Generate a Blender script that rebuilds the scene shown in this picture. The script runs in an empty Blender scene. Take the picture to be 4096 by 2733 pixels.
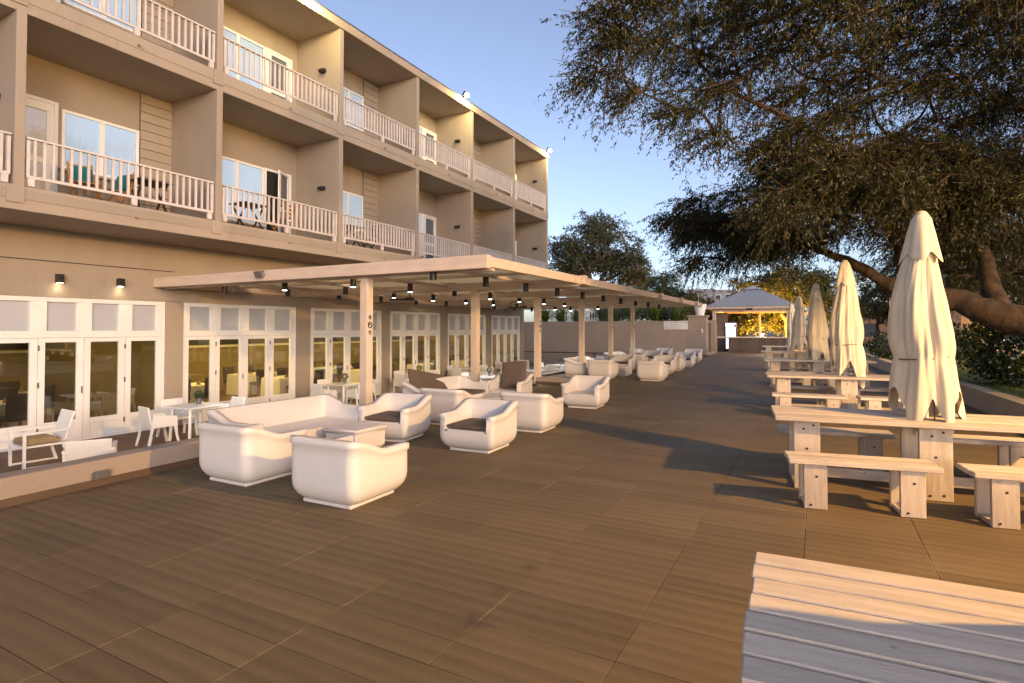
import bpy, bmesh, math, random
import numpy as np
from mathutils import Vector, Matrix
R = math.radians
rnd = random.Random(7)
nprng = np.random.default_rng(11)
scn = bpy.context.scene
col = scn.collection

# ------------------------------------------------------------------ camera
EYE = 1.65
cam_d = bpy.data.cameras.new('camera')
cam_d.lens = 20.0; cam_d.sensor_width = 36.0; cam_d.shift_y = -0.0242
cam_d.clip_start = 0.05; cam_d.clip_end = 6000
cam = bpy.data.objects.new('camera', cam_d); col.objects.link(cam)
cam.location = (0, 0, EYE); cam.rotation_euler = (R(91.2), 0, R(28.2))
scn.camera = cam

# ------------------------------------------------------------------ sky, sun, exposure
SUN_EL, SUN_AZ = 8.0, 128.0        # degrees; azimuth measured clockwise from +Y
world = bpy.data.worlds.new('World'); scn.world = world; world.use_nodes = True
wn = world.node_tree; bgn = wn.nodes['Background']
sky = wn.nodes.new('ShaderNodeTexSky'); sky.sky_type = 'NISHITA'; sky.sun_disc = False
sky.sun_elevation = R(8.0); sky.sun_rotation = R(SUN_AZ)
sky.air_density = 0.7; sky.dust_density = 1.5; sky.ozone_density = 1.5; sky.altitude = 0
tint = wn.nodes.new('ShaderNodeMix'); tint.data_type = 'RGBA'; tint.blend_type = 'MULTIPLY'; tint.inputs[0].default_value = 1.0
tint.inputs[7].default_value = (1.045, .985, 1.06, 1)      # even dusk white balance over the whole sky
hs = wn.nodes.new('ShaderNodeHueSaturation'); hs.inputs['Saturation'].default_value = .82; hs.inputs['Value'].default_value = 1.12
wn.links.new(sky.outputs[0], hs.inputs['Color']); wn.links.new(hs.outputs[0], tint.inputs[6]); wn.links.new(tint.outputs[2], bgn.inputs[0]); bgn.inputs[1].default_value = 0.15
sun_d = bpy.data.lights.new('sun', 'SUN'); sun_d.energy = 0.23; sun_d.angle = R(7.0); sun_d.color = (1.0, 0.73, 0.57)
sun = bpy.data.objects.new('sun', sun_d); col.objects.link(sun)
_d = Vector((math.sin(R(SUN_AZ))*math.cos(R(SUN_EL)), math.cos(R(SUN_AZ))*math.cos(R(SUN_EL)), math.sin(R(SUN_EL))))
sun.rotation_euler = (-_d).to_track_quat('-Z', 'Y').to_euler()
scn.view_settings.view_transform = 'Standard'; scn.view_settings.look = 'None'
scn.view_settings.gamma = 1.0; scn.view_settings.use_curve_mapping = False
scn.view_settings.exposure = 0.93
scn.cycles.max_bounces = 8; scn.cycles.transparent_max_bounces = 16
scn.cycles.sample_clamp_indirect = 4.0

# ------------------------------------------------------------------ pixel helper (photograph 4096 x 2733)
_f = 20/36.0
_P, _Y = R(1.2), R(28.2)
_fw = Vector((-math.sin(_Y)*math.cos(_P), math.cos(_Y)*math.cos(_P), math.sin(_P)))
_rt = Vector((math.cos(_Y), math.sin(_Y), 0)); _up = _rt.cross(_fw)
def ray(px, py):
    return _fw + _rt*((px-2048)/4096/_f) + _up*((-(py-1366.5)/4096-0.0242)/_f)
def at_depth(px, py, Z): return Vector((0, 0, EYE)) + ray(px, py)*Z
def at_y(px, py, Y):
    r = ray(px, py); return Vector((0, 0, EYE)) + r*(Y/r.y)
def in_view(x, y, z, m=1.06):
    d = Vector((x, y, z-EYE)); a = d.dot(_fw)
    if a < 0.2: return False
    return abs(d.dot(_rt)/a*_f) < .5*m and abs(d.dot(_up)/a*_f+.0242) < .3336*m

# ------------------------------------------------------------------ materials
def mat(name, color, rough=.6, var=.12, scale=3.0, bump=0.0, bscale=60.0, metal=0.0, coat=0.0, stretch=None, spec=.5, emit=None, estr=0.0, dirt=0.0, world=False, knots=0.0):
    m = bpy.data.materials.new(name); m.use_nodes = True
    nt = m.node_tree; N = nt.nodes; L = nt.links; b = N['Principled BSDF']
    b.inputs['Roughness'].default_value = rough; b.inputs['Metallic'].default_value = metal
    b.inputs['Specular IOR Level'].default_value = spec
    if coat: b.inputs['Coat Weight'].default_value = coat
    if emit:
        b.inputs['Emission Color'].default_value = (*emit, 1); b.inputs['Emission Strength'].default_value = estr
    tc = N.new('ShaderNodeNewGeometry') if world else N.new('ShaderNodeTexCoord')
    src = tc.outputs['Position'] if world else tc.outputs['Object']
    if stretch:
        mp = N.new('ShaderNodeMapping'); mp.inputs['Scale'].default_value = stretch
        L.new(src, mp.inputs[0]); src = mp.outputs[0]
    nz = N.new('ShaderNodeTexNoise'); nz.inputs['Scale'].default_value = scale; nz.inputs['Detail'].default_value = 6
    L.new(src, nz.inputs['Vector'])
    oi = N.new('ShaderNodeObjectInfo')
    ad = N.new('ShaderNodeMath'); ad.operation = 'MULTIPLY_ADD'; ad.inputs[1].default_value = .35; ad.inputs[2].default_value = -.17
    L.new(oi.outputs['Random'], ad.inputs[0])
    a2 = N.new('ShaderNodeMath'); a2.operation = 'ADD'; L.new(nz.outputs[0], a2.inputs[0]); L.new(ad.outputs[0], a2.inputs[1])
    mr = N.new('ShaderNodeMapRange'); mr.inputs[1].default_value = .25; mr.inputs[2].default_value = .75
    L.new(a2.outputs[0], mr.inputs[0])
    mx = N.new('ShaderNodeMix'); mx.data_type = 'RGBA'
    c = Vector(color)
    mx.inputs[6].default_value = (*(c*(1-var)), 1); mx.inputs[7].default_value = (*[min(.95, q*(1+var)) for q in color], 1)
    L.new(mr.outputs[0], mx.inputs[0]); out = mx.outputs[2]
    if dirt:
        n2 = N.new('ShaderNodeTexNoise'); n2.inputs['Scale'].default_value = scale*2.7; n2.inputs['Detail'].default_value = 9; n2.inputs['Roughness'].default_value = .7
        L.new(src, n2.inputs['Vector'])
        r2 = N.new('ShaderNodeMapRange'); r2.inputs[1].default_value = .57; r2.inputs[2].default_value = .75; r2.inputs[4].default_value = dirt
        L.new(n2.outputs[0], r2.inputs[0])
        m2 = N.new('ShaderNodeMix'); m2.data_type = 'RGBA'; m2.inputs[7].default_value = (*(c*.42), 1)
        L.new(r2.outputs[0], m2.inputs[0]); L.new(out, m2.inputs[6]); out = m2.outputs[2]
    if knots:
        vo = N.new('ShaderNodeTexVoronoi'); vo.inputs['Scale'].default_value = 5.5; L.new(tc.outputs['Object'], vo.inputs['Vector'])
        kr = N.new('ShaderNodeMapRange'); kr.inputs[1].default_value = .085; kr.inputs[2].default_value = .03; kr.inputs[4].default_value = knots; L.new(vo.outputs['Distance'], kr.inputs[0])
        m3 = N.new('ShaderNodeMix'); m3.data_type = 'RGBA'; m3.inputs[7].default_value = (.12, .085, .06, 1); L.new(kr.outputs[0], m3.inputs[0]); L.new(out, m3.inputs[6]); out = m3.outputs[2]
    L.new(out, b.inputs['Base Color'])
    if bump:
        bn = N.new('ShaderNodeTexNoise'); bn.inputs['Scale'].default_value = bscale; bn.inputs['Detail'].default_value = 4
        L.new(src, bn.inputs['Vector'])
        bp = N.new('ShaderNodeBump'); bp.inputs['Strength'].default_value = bump; bp.inputs['Distance'].default_value = .01
        L.new(bn.outputs[0], bp.inputs['Height']); L.new(bp.outputs[0], b.inputs['Normal'])
    return m

def leaf_mat(name, c1, c2, rough=.5, trans=.35):
    m = bpy.data.materials.new(name); m.use_nodes = True
    nt = m.node_tree; N = nt.nodes; L = nt.links; b = N['Principled BSDF']; out = N['Material Output']
    g = N.new('ShaderNodeNewGeometry'); mx = N.new('ShaderNodeMix'); mx.data_type = 'RGBA'
    mx.inputs[6].default_value = (*c1, 1); mx.inputs[7].default_value = (*c2, 1)
    L.new(g.outputs['Random Per Island'], mx.inputs[0])
    b.inputs['Roughness'].default_value = rough
    L.new(mx.outputs[2], b.inputs['Base Color'])
    tr = N.new('ShaderNodeBsdfTranslucent'); L.new(mx.outputs[2], tr.inputs[0])
    ms = N.new('ShaderNodeMixShader'); ms.inputs[0].default_value = trans
    L.new(b.outputs[0], ms.inputs[1]); L.new(tr.outputs[0], ms.inputs[2]); L.new(ms.outputs[0], out.inputs[0])
    return m

def glass_mat(name, tint=(.9, .92, .92), boost=1.0):
    m = bpy.data.materials.new(name); m.use_nodes = True
    nt = m.node_tree; N = nt.nodes; L = nt.links; out = N['Material Output']
    N.remove(N['Principled BSDF'])
    t = N.new('ShaderNodeBsdfTransparent'); t.inputs[0].default_value = (*tint, 1)
    g = N.new('ShaderNodeBsdfGlossy'); g.inputs['Roughness'].default_value = .015
    nz = N.new('ShaderNodeTexNoise'); nz.inputs['Scale'].default_value = 1.3
    bp = N.new('ShaderNodeBump'); bp.inputs['Strength'].default_value = .06; bp.inputs['Distance'].default_value = .02
    L.new(nz.outputs[0], bp.inputs['Height']); L.new(bp.outputs[0], g.inputs['Normal'])
    lw = N.new('ShaderNodeLayerWeight'); lw.inputs[0].default_value = .5
    pw = N.new('ShaderNodeMath'); pw.operation = 'POWER'; pw.inputs[1].default_value = 4.0; L.new(lw.outputs['Facing'], pw.inputs[0])
    mu = N.new('ShaderNodeMath'); mu.operation = 'MULTIPLY_ADD'; mu.inputs[1].default_value = .75; mu.inputs[2].default_value = .05*boost; mu.use_clamp = True
    L.new(pw.outputs[0], mu.inputs[0])
    ms = N.new('ShaderNodeMixShader'); L.new(mu.outputs[0], ms.inputs[0]); L.new(t.outputs[0], ms.inputs[1]); L.new(g.outputs[0], ms.inputs[2])
    L.new(ms.outputs[0], out.inputs[0]); return m

def emit_mat(name, color, strength):
    m = bpy.data.materials.new(name); m.use_nodes = True
    nt = m.node_tree; b = nt.nodes['Principled BSDF']
    b.inputs['Base Color'].default_value = (*color, 1)
    b.inputs['Emission Color'].default_value = (*color, 1); b.inputs['Emission Strength'].default_value = strength
    return m

SODIUM_A, SODIUM_B, SODIUM_C = 3300, 1600, 4200
M = {}
M['stucco'] = mat('stucco', (.345, .290, .232), .9, .09, 1.0, .5, 140, stretch=(1, 1, .30), dirt=.30)
M['stucco_wall'] = mat('stucco_wall', (.30, .245, .20), .9, .08, 1.1, .5, 140, dirt=.15)
M['siding'] = mat('siding', (.335, .283, .226), .75, .05, 2, .15, 80)
M['white_paint'] = mat('white_paint', (.78, .78, .77), .45, .04, 3, .05, 80, dirt=.06)
M['rail_wood'] = mat('rail_wood', (.60, .55, .53), .7, .12, 6, .2, 60, dirt=.25)
M['plastic'] = mat('white_plastic', (.655, .625, .605), .42, .04, 2.2, .08, 30, dirt=.10)
M['plastic2'] = mat('white_resin', (.80, .80, .79), .4, .03, 2.0)
M['cushion'] = mat('brown_fabric', (.115, .085, .068), .95, .12, 8, .5, 500)
M['tan_cushion'] = mat('tan_fabric', (.34, .25, .14), .95, .12, 8, .4, 400)
M['pale_wood'] = mat('whitewashed_wood', (.52, .455, .385), .75, .20, 2.2, .45, 26, stretch=(1.2, 9, 9), dirt=.45, knots=.6)
M['pale_wood_v'] = mat('whitewashed_wood_upright', (.51, .44, .37), .75, .20, 2.2, .45, 26, stretch=(9, 9, 1.2), dirt=.45, knots=.55)
M['pergola_wood_v'] = mat('pergola_post_wood', (.60, .485, .39), .75, .12, 2.0, .4, 22, stretch=(5, 5, 1.0), dirt=.4, knots=.4)
M['pergola_wood'] = mat('pergola_wood', (.60, .485, .39), .75, .12, 2.0, .4, 22, stretch=(1.0, 5, 5), dirt=.38, knots=.4)
M['panel'] = leaf_mat('roof_panel', (.78, .71, .54), (.84, .77, .60), .8, .78)
M['black'] = mat('black_metal', (.012, .012, .013), .45, .1, 4)
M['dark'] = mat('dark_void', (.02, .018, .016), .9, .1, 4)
M['grey_metal'] = mat('grey_metal', (.22, .22, .23), .4, .1, 6, metal=.8)
M['canvas'] = mat('cream_canvas', (.66, .585, .45), .9, .07, 2.4, .35, 220, dirt=.14)
M['rope'] = mat('rope', (.16, .12, .07), .9, .3, 60)
M['skirting'] = mat('brown_skirting', (.085, .052, .034), .6, .15, 3, .1, 40)
M['concrete'] = mat('concrete', (.33, .28, .22), .9, .12, 2.5, .5, 70, dirt=.3)
M['bark'] = mat('bark', (.050, .033, .022), .95, .6, 7, 2.5, 11, stretch=(1, 1, .6))
M['bark_pale'] = mat('bark_pale', (.24, .17, .105), .95, .25, 5, .8, 20)
M['leaf_big'] = leaf_mat('acacia_leaf', (.016, .022, .008), (.066, .062, .018))
M['leaf_far'] = leaf_mat('far_leaf', (.045, .055, .026), (.115, .112, .056))
M['leaf_far2'] = leaf_mat('conifer_leaf', (.020, .042, .024), (.050, .080, .040))
M['leaf_kiosk'] = leaf_mat('garden_leaf', (.035, .050, .015), (.11, .12, .03))
M['leaf_bush'] = leaf_mat('bush_leaf', (.012, .022, .008), (.05, .07, .022), rough=.25, trans=.15)
M['leaf_strap'] = leaf_mat('strap_leaf', (.06, .12, .02), (.20, .27, .06), rough=.4, trans=.2)
M['leaf_grey'] = leaf_mat('grey_strap_leaf', (.07, .11, .06), (.18, .23, .13), rough=.4, trans=.2)
M['leaf_topiary'] = leaf_mat('topiary_leaf', (.035, .06, .03), (.10, .15, .08))
M['grass'] = leaf_mat('grass_blade', (.035, .075, .010), (.09, .13, .02))
M['lawn'] = mat('lawn', (.06, .085, .018), .95, .3, 3, .6, 120)
M['soil'] = mat('soil', (.09, .065, .045), .95, .3, 2, .6, 30)
M['ground'] = mat('ground', (.20, .165, .12), .95, .25, .2, .4, 3)
M['glass'] = glass_mat('window_glass', (.90, .92, .90), 2.6)
M['glass_up'] = glass_mat('balcony_glass', (.80, .86, .92), 2.6)
M['frost'] = mat('frosted_panel', (.43, .445, .49), .14, .05, 1.5, spec=.7, coat=.5)
M['curtain'] = mat('glowing_white_curtain', (.82, .84, .86), .9, .06, 1.5, .0, stretch=(1, 14, .2), emit=(.92, .96, 1.0), estr=.24)  # emission in the cloth stands in for room light behind it
M['door_glow'] = mat('painted_peach_glow', (.85, .62, .42), .9, .05, 1.5, emit=(1.0, .66, .40), estr=.22)  # glowing peach colour painted in for warm light seen in the door glass
M['curtain_grey'] = mat('grey_curtain', (.30, .32, .33), .9, .2, 1.5, stretch=(1, 14, .2))
M['cloth'] = mat('white_cloth', (.76, .72, .62), .9, .05, 2, .1, 40)
M['napkin'] = mat('napkin', (.30, .24, .19), .9, .2, 6)
M['chair_dark'] = mat('dark_chair_fabric', (.07, .055, .045), .9, .15, 6)
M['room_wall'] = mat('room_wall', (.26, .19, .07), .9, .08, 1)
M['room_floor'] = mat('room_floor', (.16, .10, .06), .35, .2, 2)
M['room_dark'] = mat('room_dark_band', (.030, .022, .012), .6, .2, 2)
M['shingle'] = mat('weathered_shingle', (.25, .29, .36), .85, .30, 9, .5, 40, stretch=(1, 1, 6), dirt=.4)
M['counter_wood'] = mat('counter_wood', (.10, .075, .06), .7, .3, 4, .4, 40, stretch=(6, 6, .7))
M['trim_wood'] = mat('trim_wood', (.50, .42, .36), .7, .15, 4, .2, 40)
M['sign'] = mat('white_sign', (.74, .73, .73), .5, .03, 4)
M['ink'] = mat('grey_ink', (.11, .11, .12), .6, .05, 4)
M['red'] = mat('red_paint', (.45, .03, .03), .5, .05, 4)
M['teal'] = mat('teal_fabric', (.02, .19, .21), .9, .2, 30)
M['orange_wood'] = mat('orange_wood', (.42, .20, .06), .6, .2, 5)
M['dark_wood'] = mat('dark_wood', (.06, .04, .03), .6, .2, 5)
M['house_grey'] = mat('house_grey', (.30, .30, .33), .9, .08, 1)
M['house_cream'] = mat('house_cream', (.45, .40, .34), .9, .08, 1)
M['house_glass'] = mat('house_glass', (.05, .06, .08), .1, .1, 1)
M['hill'] = mat('hill', (.20, .19, .20), .95, .2, .02)
M['lamp_glow'] = emit_mat('spot_glow', (.85, .93, 1.0), 22)
M['wall_glow'] = emit_mat('wall_lamp_glow', (1.0, .86, .55), 16)
M['flood_glow'] = emit_mat('flood_glow', (1.0, .80, .38), 30)
M['sodium_glow'] = emit_mat('sodium_glow', (1.0, .6, .15), 120)
M['kiosk_glow'] = emit_mat('kiosk_lamp_glow', (.95, .95, 1.0), 90)
M['fridge_glow'] = emit_mat('fridge_glow', (.88, .90, 1.0), 1.15)
M['fridge_head'] = emit_mat('fridge_header', (.72, .76, .95), .8)

def brick_mat():
    m = bpy.data.materials.new('brown_brick'); m.use_nodes = True
    nt = m.node_tree; N = nt.nodes; L = nt.links; b = N['Principled BSDF']; b.inputs['Roughness'].default_value = .9
    g = N.new('ShaderNodeTexCoord'); mp = N.new('ShaderNodeMapping'); mp.inputs['Rotation'].default_value = (R(90), 0, 0)
    br = N.new('ShaderNodeTexBrick'); br.inputs['Scale'].default_value = 1.6
    br.inputs['Color1'].default_value = (.20, .13, .09, 1); br.inputs['Color2'].default_value = (.26, .17, .12, 1); br.inputs['Mortar'].default_value = (.12, .09, .07, 1)
    L.new(g.outputs['Object'], mp.inputs[0]); L.new(mp.outputs[0], br.inputs[0]); L.new(br.outputs[0], b.inputs['Base Color'])
    return m
M['brick'] = brick_mat()

PLX, PLY = .80, .23       # deck plank length (across) and width
def deck_mat(name, base, dust, stains=()):
    m = bpy.data.materials.new(name); m.use_nodes = True
    nt = m.node_tree; N = nt.nodes; L = nt.links; b = N['Principled BSDF']
    g = N.new('ShaderNodeNewGeometry'); sp = N.new('ShaderNodeSeparateXYZ'); L.new(g.outputs['Position'], sp.inputs[0])
    def mth(op, a, bb=None, c=None):
        n = N.new('ShaderNodeMath'); n.operation = op
        for i, q in enumerate((a, bb, c)):
            if q is None: continue
            if isinstance(q, (int, float)): n.inputs[i].default_value = q
            else: L.new(q, n.inputs[i])
        return n.outputs[0]
    ix = mth("FLOOR", mth("DIVIDE", mth("ADD", sp.outputs[0], .1), PLX)); iy = mth('FLOOR', mth('DIVIDE', sp.outputs[1], PLY))
    cb = N.new('ShaderNodeCombineXYZ'); L.new(ix, cb.inputs[0]); L.new(iy, cb.inputs[1])
    wn_ = N.new('ShaderNodeTexWhiteNoise'); L.new(cb.outputs[0], wn_.inputs['Vector'])
    fy = mth('FRACT', mth('DIVIDE', sp.outputs[1], PLY)); fx = mth("FRACT", mth("DIVIDE", mth("ADD", sp.outputs[0], .1), PLX))
    # smeared bands along the boards
    mp = N.new('ShaderNodeMapping'); mp.inputs['Scale'].default_value = (.9, 13.0, 1); L.new(g.outputs['Position'], mp.inputs[0])
    n1 = N.new('ShaderNodeTexNoise'); n1.inputs['Scale'].default_value = 1.0; n1.inputs['Detail'].default_value = 5; L.new(mp.outputs[0], n1.inputs['Vector'])
    n2 = N.new('ShaderNodeTexNoise'); n2.inputs['Scale'].default_value = .55; n2.inputs['Detail'].default_value = 4; L.new(g.outputs['Position'], n2.inputs['Vector'])
    n3 = N.new('ShaderNodeTexNoise'); n3.inputs['Scale'].default_value = 9; n3.inputs['Detail'].default_value = 8; L.new(g.outputs['Position'], n3.inputs['Vector'])
    band = mth('MULTIPLY', mth('SINE', mth('MULTIPLY', fy, 12.566)), mth('MULTIPLY', n2.outputs[0], 1.5))
    val = mth('ADD', mth('MULTIPLY_ADD', wn_.outputs[0], .26, .55), mth('ADD', mth('MULTIPLY', n1.outputs[0], .36), mth('ADD', mth('MULTIPLY', n2.outputs[0], .40), mth('ADD', mth('MULTIPLY', band, .13), mth('MULTIPLY', n3.outputs[0], .16)))))
    val = mth('SUBTRACT', val, .06)
    cm = N.new('ShaderNodeMix'); cm.data_type = 'RGBA'; cm.blend_type = 'MULTIPLY'; cm.inputs[0].default_value = 1
    cm.inputs[6].default_value = (*base, 1); L.new(val, cm.inputs[7])
    # pale dust that gathers along the joints in places
    dx = mth('MINIMUM', fx, mth('SUBTRACT', 1.0, fx)); dy = mth('MINIMUM', fy, mth('SUBTRACT', 1.0, fy))
    ex = mth('LESS_THAN', mth('MULTIPLY', dx, PLX), .008); ey = mth('LESS_THAN', mth('MULTIPLY', dy, PLY), .0045)
    msk = N.new('ShaderNodeTexNoise'); msk.inputs['Scale'].default_value = 1.15; msk.inputs['Detail'].default_value = 5; L.new(g.outputs['Position'], msk.inputs['Vector'])
    mr = N.new('ShaderNodeMapRange'); mr.inputs[1].default_value = .50; mr.inputs[2].default_value = .68; mr.inputs[4].default_value = dust; L.new(msk.outputs[0], mr.inputs[0])
    fac = mth('MULTIPLY', mth('MAXIMUM', mth('MULTIPLY', ex, .9), mth('MULTIPLY', ey, .75)), mr.outputs[0])
    # wide soft dust patches
    fac2 = mth('MULTIPLY', mth('POWER', mth('MULTIPLY', mr.outputs[0], 1.0), 2.0), mth('MULTIPLY', mth('SUBTRACT', 1.0, mth('MULTIPLY', dx, 2.0)), .20))
    # white specks
    vo = N.new('ShaderNodeTexVoronoi'); vo.inputs['Scale'].default_value = 3.1; L.new(g.outputs['Position'], vo.inputs['Vector'])
    spk = mth('MULTIPLY', mth('LESS_THAN', vo.outputs['Distance'], .022), .55)
    c2 = N.new('ShaderNodeMix'); c2.data_type = 'RGBA'; c2.inputs[7].default_value = (.32, .27, .21, 1)
    L.new(mth('MAXIMUM', mth('MAXIMUM', fac, fac2), spk), c2.inputs[0]); L.new(cm.outputs[2], c2.inputs[6])
    col_out = c2.outputs[2]
    if stains:          # spilt-drink stains on the boards
        acc = None
        for (sx, sy, sr) in stains:
            cbn = N.new('ShaderNodeCombineXYZ'); cbn.inputs[0].default_value = sx; cbn.inputs[1].default_value = sy
            dst = N.new('ShaderNodeVectorMath'); dst.operation = 'DISTANCE'; L.new(g.outputs['Position'], dst.inputs[0]); L.new(cbn.outputs[0], dst.inputs[1])
            nn = mth('MULTIPLY_ADD', n1.outputs[0], 1.6, mth('MULTIPLY_ADD', n3.outputs[0], 2.0, -1.15))
            f_ = mth('SUBTRACT', nn, mth('DIVIDE', dst.outputs['Value'], sr)); acc = f_ if acc is None else mth('MAXIMUM', acc, f_)
        mr2 = N.new('ShaderNodeMapRange'); mr2.inputs[1].default_value = .0; mr2.inputs[2].default_value = .7; mr2.inputs[4].default_value = .5; L.new(acc, mr2.inputs[0])
        c3 = N.new('ShaderNodeMix'); c3.data_type = 'RGBA'; c3.inputs[7].default_value = (.035, .024, .016, 1); L.new(mr2.outputs[0], c3.inputs[0]); L.new(col_out, c3.inputs[6]); col_out = c3.outputs[2]
    L.new(col_out, b.inputs['Base Color'])
    b.inputs['Specular IOR Level'].default_value = .25
    L.new(mth('MULTIPLY_ADD', n2.outputs[0], .3, .50), b.inputs['Roughness'])
    rib = mth('SINE', mth('MULTIPLY', sp.outputs[1], 2*math.pi/.0115))
    bp = N.new('ShaderNodeBump'); bp.inputs['Strength'].default_value = .35; bp.inputs['Distance'].default_value = .002
    L.new(mth('ADD', rib, mth('MULTIPLY', n3.outputs[0], 1.5)), bp.inputs['Height']); L.new(bp.outputs[0], b.inputs['Normal'])
    return m
M['deck'] = deck_mat('deck_boards', (.130, .098, .056), .7, [(-1.72, 2.74, .22), (-1.80, 3.16, .13), (-1.77, 3.55, .10)])
M['terrace'] = deck_mat('terrace_boards', (.135, .085, .055), .3)

# ------------------------------------------------------------------ mesh helpers
class MB:
    def __init__(s): s.v = []; s.f = []
    def add(s, vs, fs):
        o = len(s.v); s.v += [tuple(v) for v in vs]; s.f += [tuple(i+o for i in f) for f in fs]; return s
    def box(s, c, d, rz=0.0, rot=None, top=(1, 1)):
        x, y, z = d[0]/2, d[1]/2, d[2]/2; tx, ty = top
        vs = [Vector(p) for p in ((-x, -y, -z), (x, -y, -z), (x, y, -z), (-x, y, -z), (-x*tx, -y*ty, z), (x*tx, -y*ty, z), (x*tx, y*ty, z), (-x*tx, y*ty, z))]
        if rot is None and rz: rot = Matrix.Rotation(rz, 3, 'Z')
        if rot is not None: vs = [rot @ v for v in vs]
        c = Vector(c)
        return s.add([v+c for v in vs], ((0, 3, 2, 1), (4, 5, 6, 7), (0, 1, 5, 4), (1, 2, 6, 5), (2, 3, 7, 6), (3, 0, 4, 7)))
    def span(s, a, b):       # box from min corner to max corner
        return s.box([(p+q)/2 for p, q in zip(a, b)], [abs(q-p) for p, q in zip(a, b)])
    def bar(s, a, b, w, h):
        a, b = Vector(a), Vector(b); d = b-a; L = d.length
        q = d.to_track_quat('X', 'Z').to_matrix()
        return s.box((a+b)/2, (L, w, h), rot=q)
    def tube(s, pts, rad, n=8, cap=True):
        pts = [Vector(p) for p in pts]; rad = rad if hasattr(rad, '__len__') else [rad]*len(pts)
        o = len(s.v); vs = []; fs = []
        for i, p in enumerate(pts):
            t = (pts[min(i+1, len(pts)-1)]-pts[max(i-1, 0)])
            if t.length < 1e-6: t = Vector((0, 0, 1))
            t.normalize(); u = t.cross(Vector((0, 0, 1)))
            if u.length < .05: u = t.cross(Vector((1, 0, 0)))
            u.normalize(); w = t.cross(u)
            for k in range(n):
                a = 2*math.pi*k/n; vs.append(p+(u*math.cos(a)+w*math.sin(a))*rad[i])
        for i in range(len(pts)-1):
            for k in range(n):
                k2 = (k+1) % n; fs.append((i*n+k, i*n+k2, (i+1)*n+k2, (i+1)*n+k))
        if cap: fs.append(tuple(range(n))); fs.append(tuple(reversed(range((len(pts)-1)*n, len(pts)*n))))
        return s.add(vs, fs)
    def lathe(s, prof, n=16, c=(0, 0, 0)):
        vs = []; fs = []; c = Vector(c)
        for r, z in prof:
            for k in range(n):
                a = 2*math.pi*k/n; vs.append(c+Vector((r*math.cos(a), r*math.sin(a), z)))
        for i in range(len(prof)-1):
            for k in range(n):
                k2 = (k+1) % n; fs.append((i*n+k, i*n+k2, (i+1)*n+k2, (i+1)*n+k))
        fs.append(tuple(reversed(range(n)))); fs.append(tuple(range((len(prof)-1)*n, len(prof)*n)))
        return s.add(vs, fs)
    def mesh(s, name, m, smooth=False, bevel=0.0, seg=1, ang=35):
        me = bpy.data.meshes.new(name)
        bm = bmesh.new()
        bv = [bm.verts.new(v) for v in s.v]
        for f in s.f:
            try: bm.faces.new([bv[i] for i in f])
            except ValueError: pass
        if bevel:
            bmesh.ops.remove_doubles(bm, verts=bm.verts, dist=1e-5)
            bmesh.ops.recalc_face_normals(bm, faces=bm.faces)
            es = [e for e in bm.edges if len(e.link_faces) == 2 and e.calc_face_angle(0) > R(ang)]
            bmesh.ops.bevel(bm, geom=es, offset=bevel, segments=seg, affect='EDGES', clamp_overlap=True)
        else:
            bmesh.ops.recalc_face_normals(bm, faces=bm.faces)
        if smooth:
            for f in bm.faces: f.smooth = True
            for e in bm.edges:
                if len(e.link_faces) == 2 and e.calc_face_angle(0) > R(50): e.smooth = False
        bm.to_mesh(me); bm.free()
        me.materials.append(M[m] if isinstance(m, str) else m)
        return me
    def build(s, name, m, parent=None, **k):
        return link(name, s.mesh(name, m, **k), parent)

def link(name, data, parent=None, loc=None, rz=0.0):
    o = bpy.data.objects.new(name, data); col.objects.link(o)
    if parent is not None: o.parent = parent
    if loc is not None: o.location = loc
    if rz: o.rotation_euler = (0, 0, rz)
    return o
def tag(o, label=None, cat=None, group=None, kind=None):
    if label: o['label'] = label
    if cat: o['category'] = cat
    if group: o['group'] = group
    if kind: o['kind'] = kind
    return o
def thing(name, label, cat, loc=(0, 0, 0), rz=0.0, group=None):
    return tag(link(name, None, None, loc, rz), label, cat, group)
def copy_tree(o, parent=None):
    c = o.copy(); col.objects.link(c); c.parent = parent
    for ch in list(o.children): copy_tree(ch, c)
    return c
def quads_object(name, P, m, parent=None, kind=None):
    """P: (n,4,3) array of quads -> one mesh"""
    n = len(P); me = bpy.data.meshes.new(name)
    me.vertices.add(n*4); me.vertices.foreach_set('co', P.reshape(-1).astype(np.float32))
    me.loops.add(n*4); me.loops.foreach_set('vertex_index', np.arange(n*4, dtype=np.int32))
    me.polygons.add(n); me.polygons.foreach_set('loop_start', np.arange(0, n*4, 4, dtype=np.int32)); me.polygons.foreach_set('loop_total', np.full(n, 4, dtype=np.int32))
    me.update(calc_edges=True); me.materials.append(M[m])
    o = link(name, me, parent)
    if kind: o['kind'] = kind
    return o
def leaf_quads(pos, direc, length, width, rng):
    """diamond leaves at pos pointing along direc"""
    n = len(pos); d = direc/np.linalg.norm(direc, axis=1, keepdims=True)
    r = rng.normal(size=(n, 3)); s = np.cross(d, r); s /= np.linalg.norm(s, axis=1, keepdims=True)+1e-9
    L = length[:, None]; W = width[:, None]
    return np.stack([pos, pos+d*L*.45+s*W*.5, pos+d*L, pos+d*L*.45-s*W*.5], axis=1)
def add_light(name, kind, loc, energy, color, parent=None, size=.05, rot=None, spot=None, blend=.6):
    d = bpy.data.lights.new(name, kind); d.energy = energy; d.color = color
    if kind in ('POINT', 'SPOT'): d.shadow_soft_size = size
    if kind == 'SPOT': d.spot_size = R(spot); d.spot_blend = blend
    o = bpy.data.objects.new(name, d); col.objects.link(o); o.location = loc
    if rot: o.rotation_euler = rot
    if parent is not None: o.parent = parent
    return o

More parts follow.
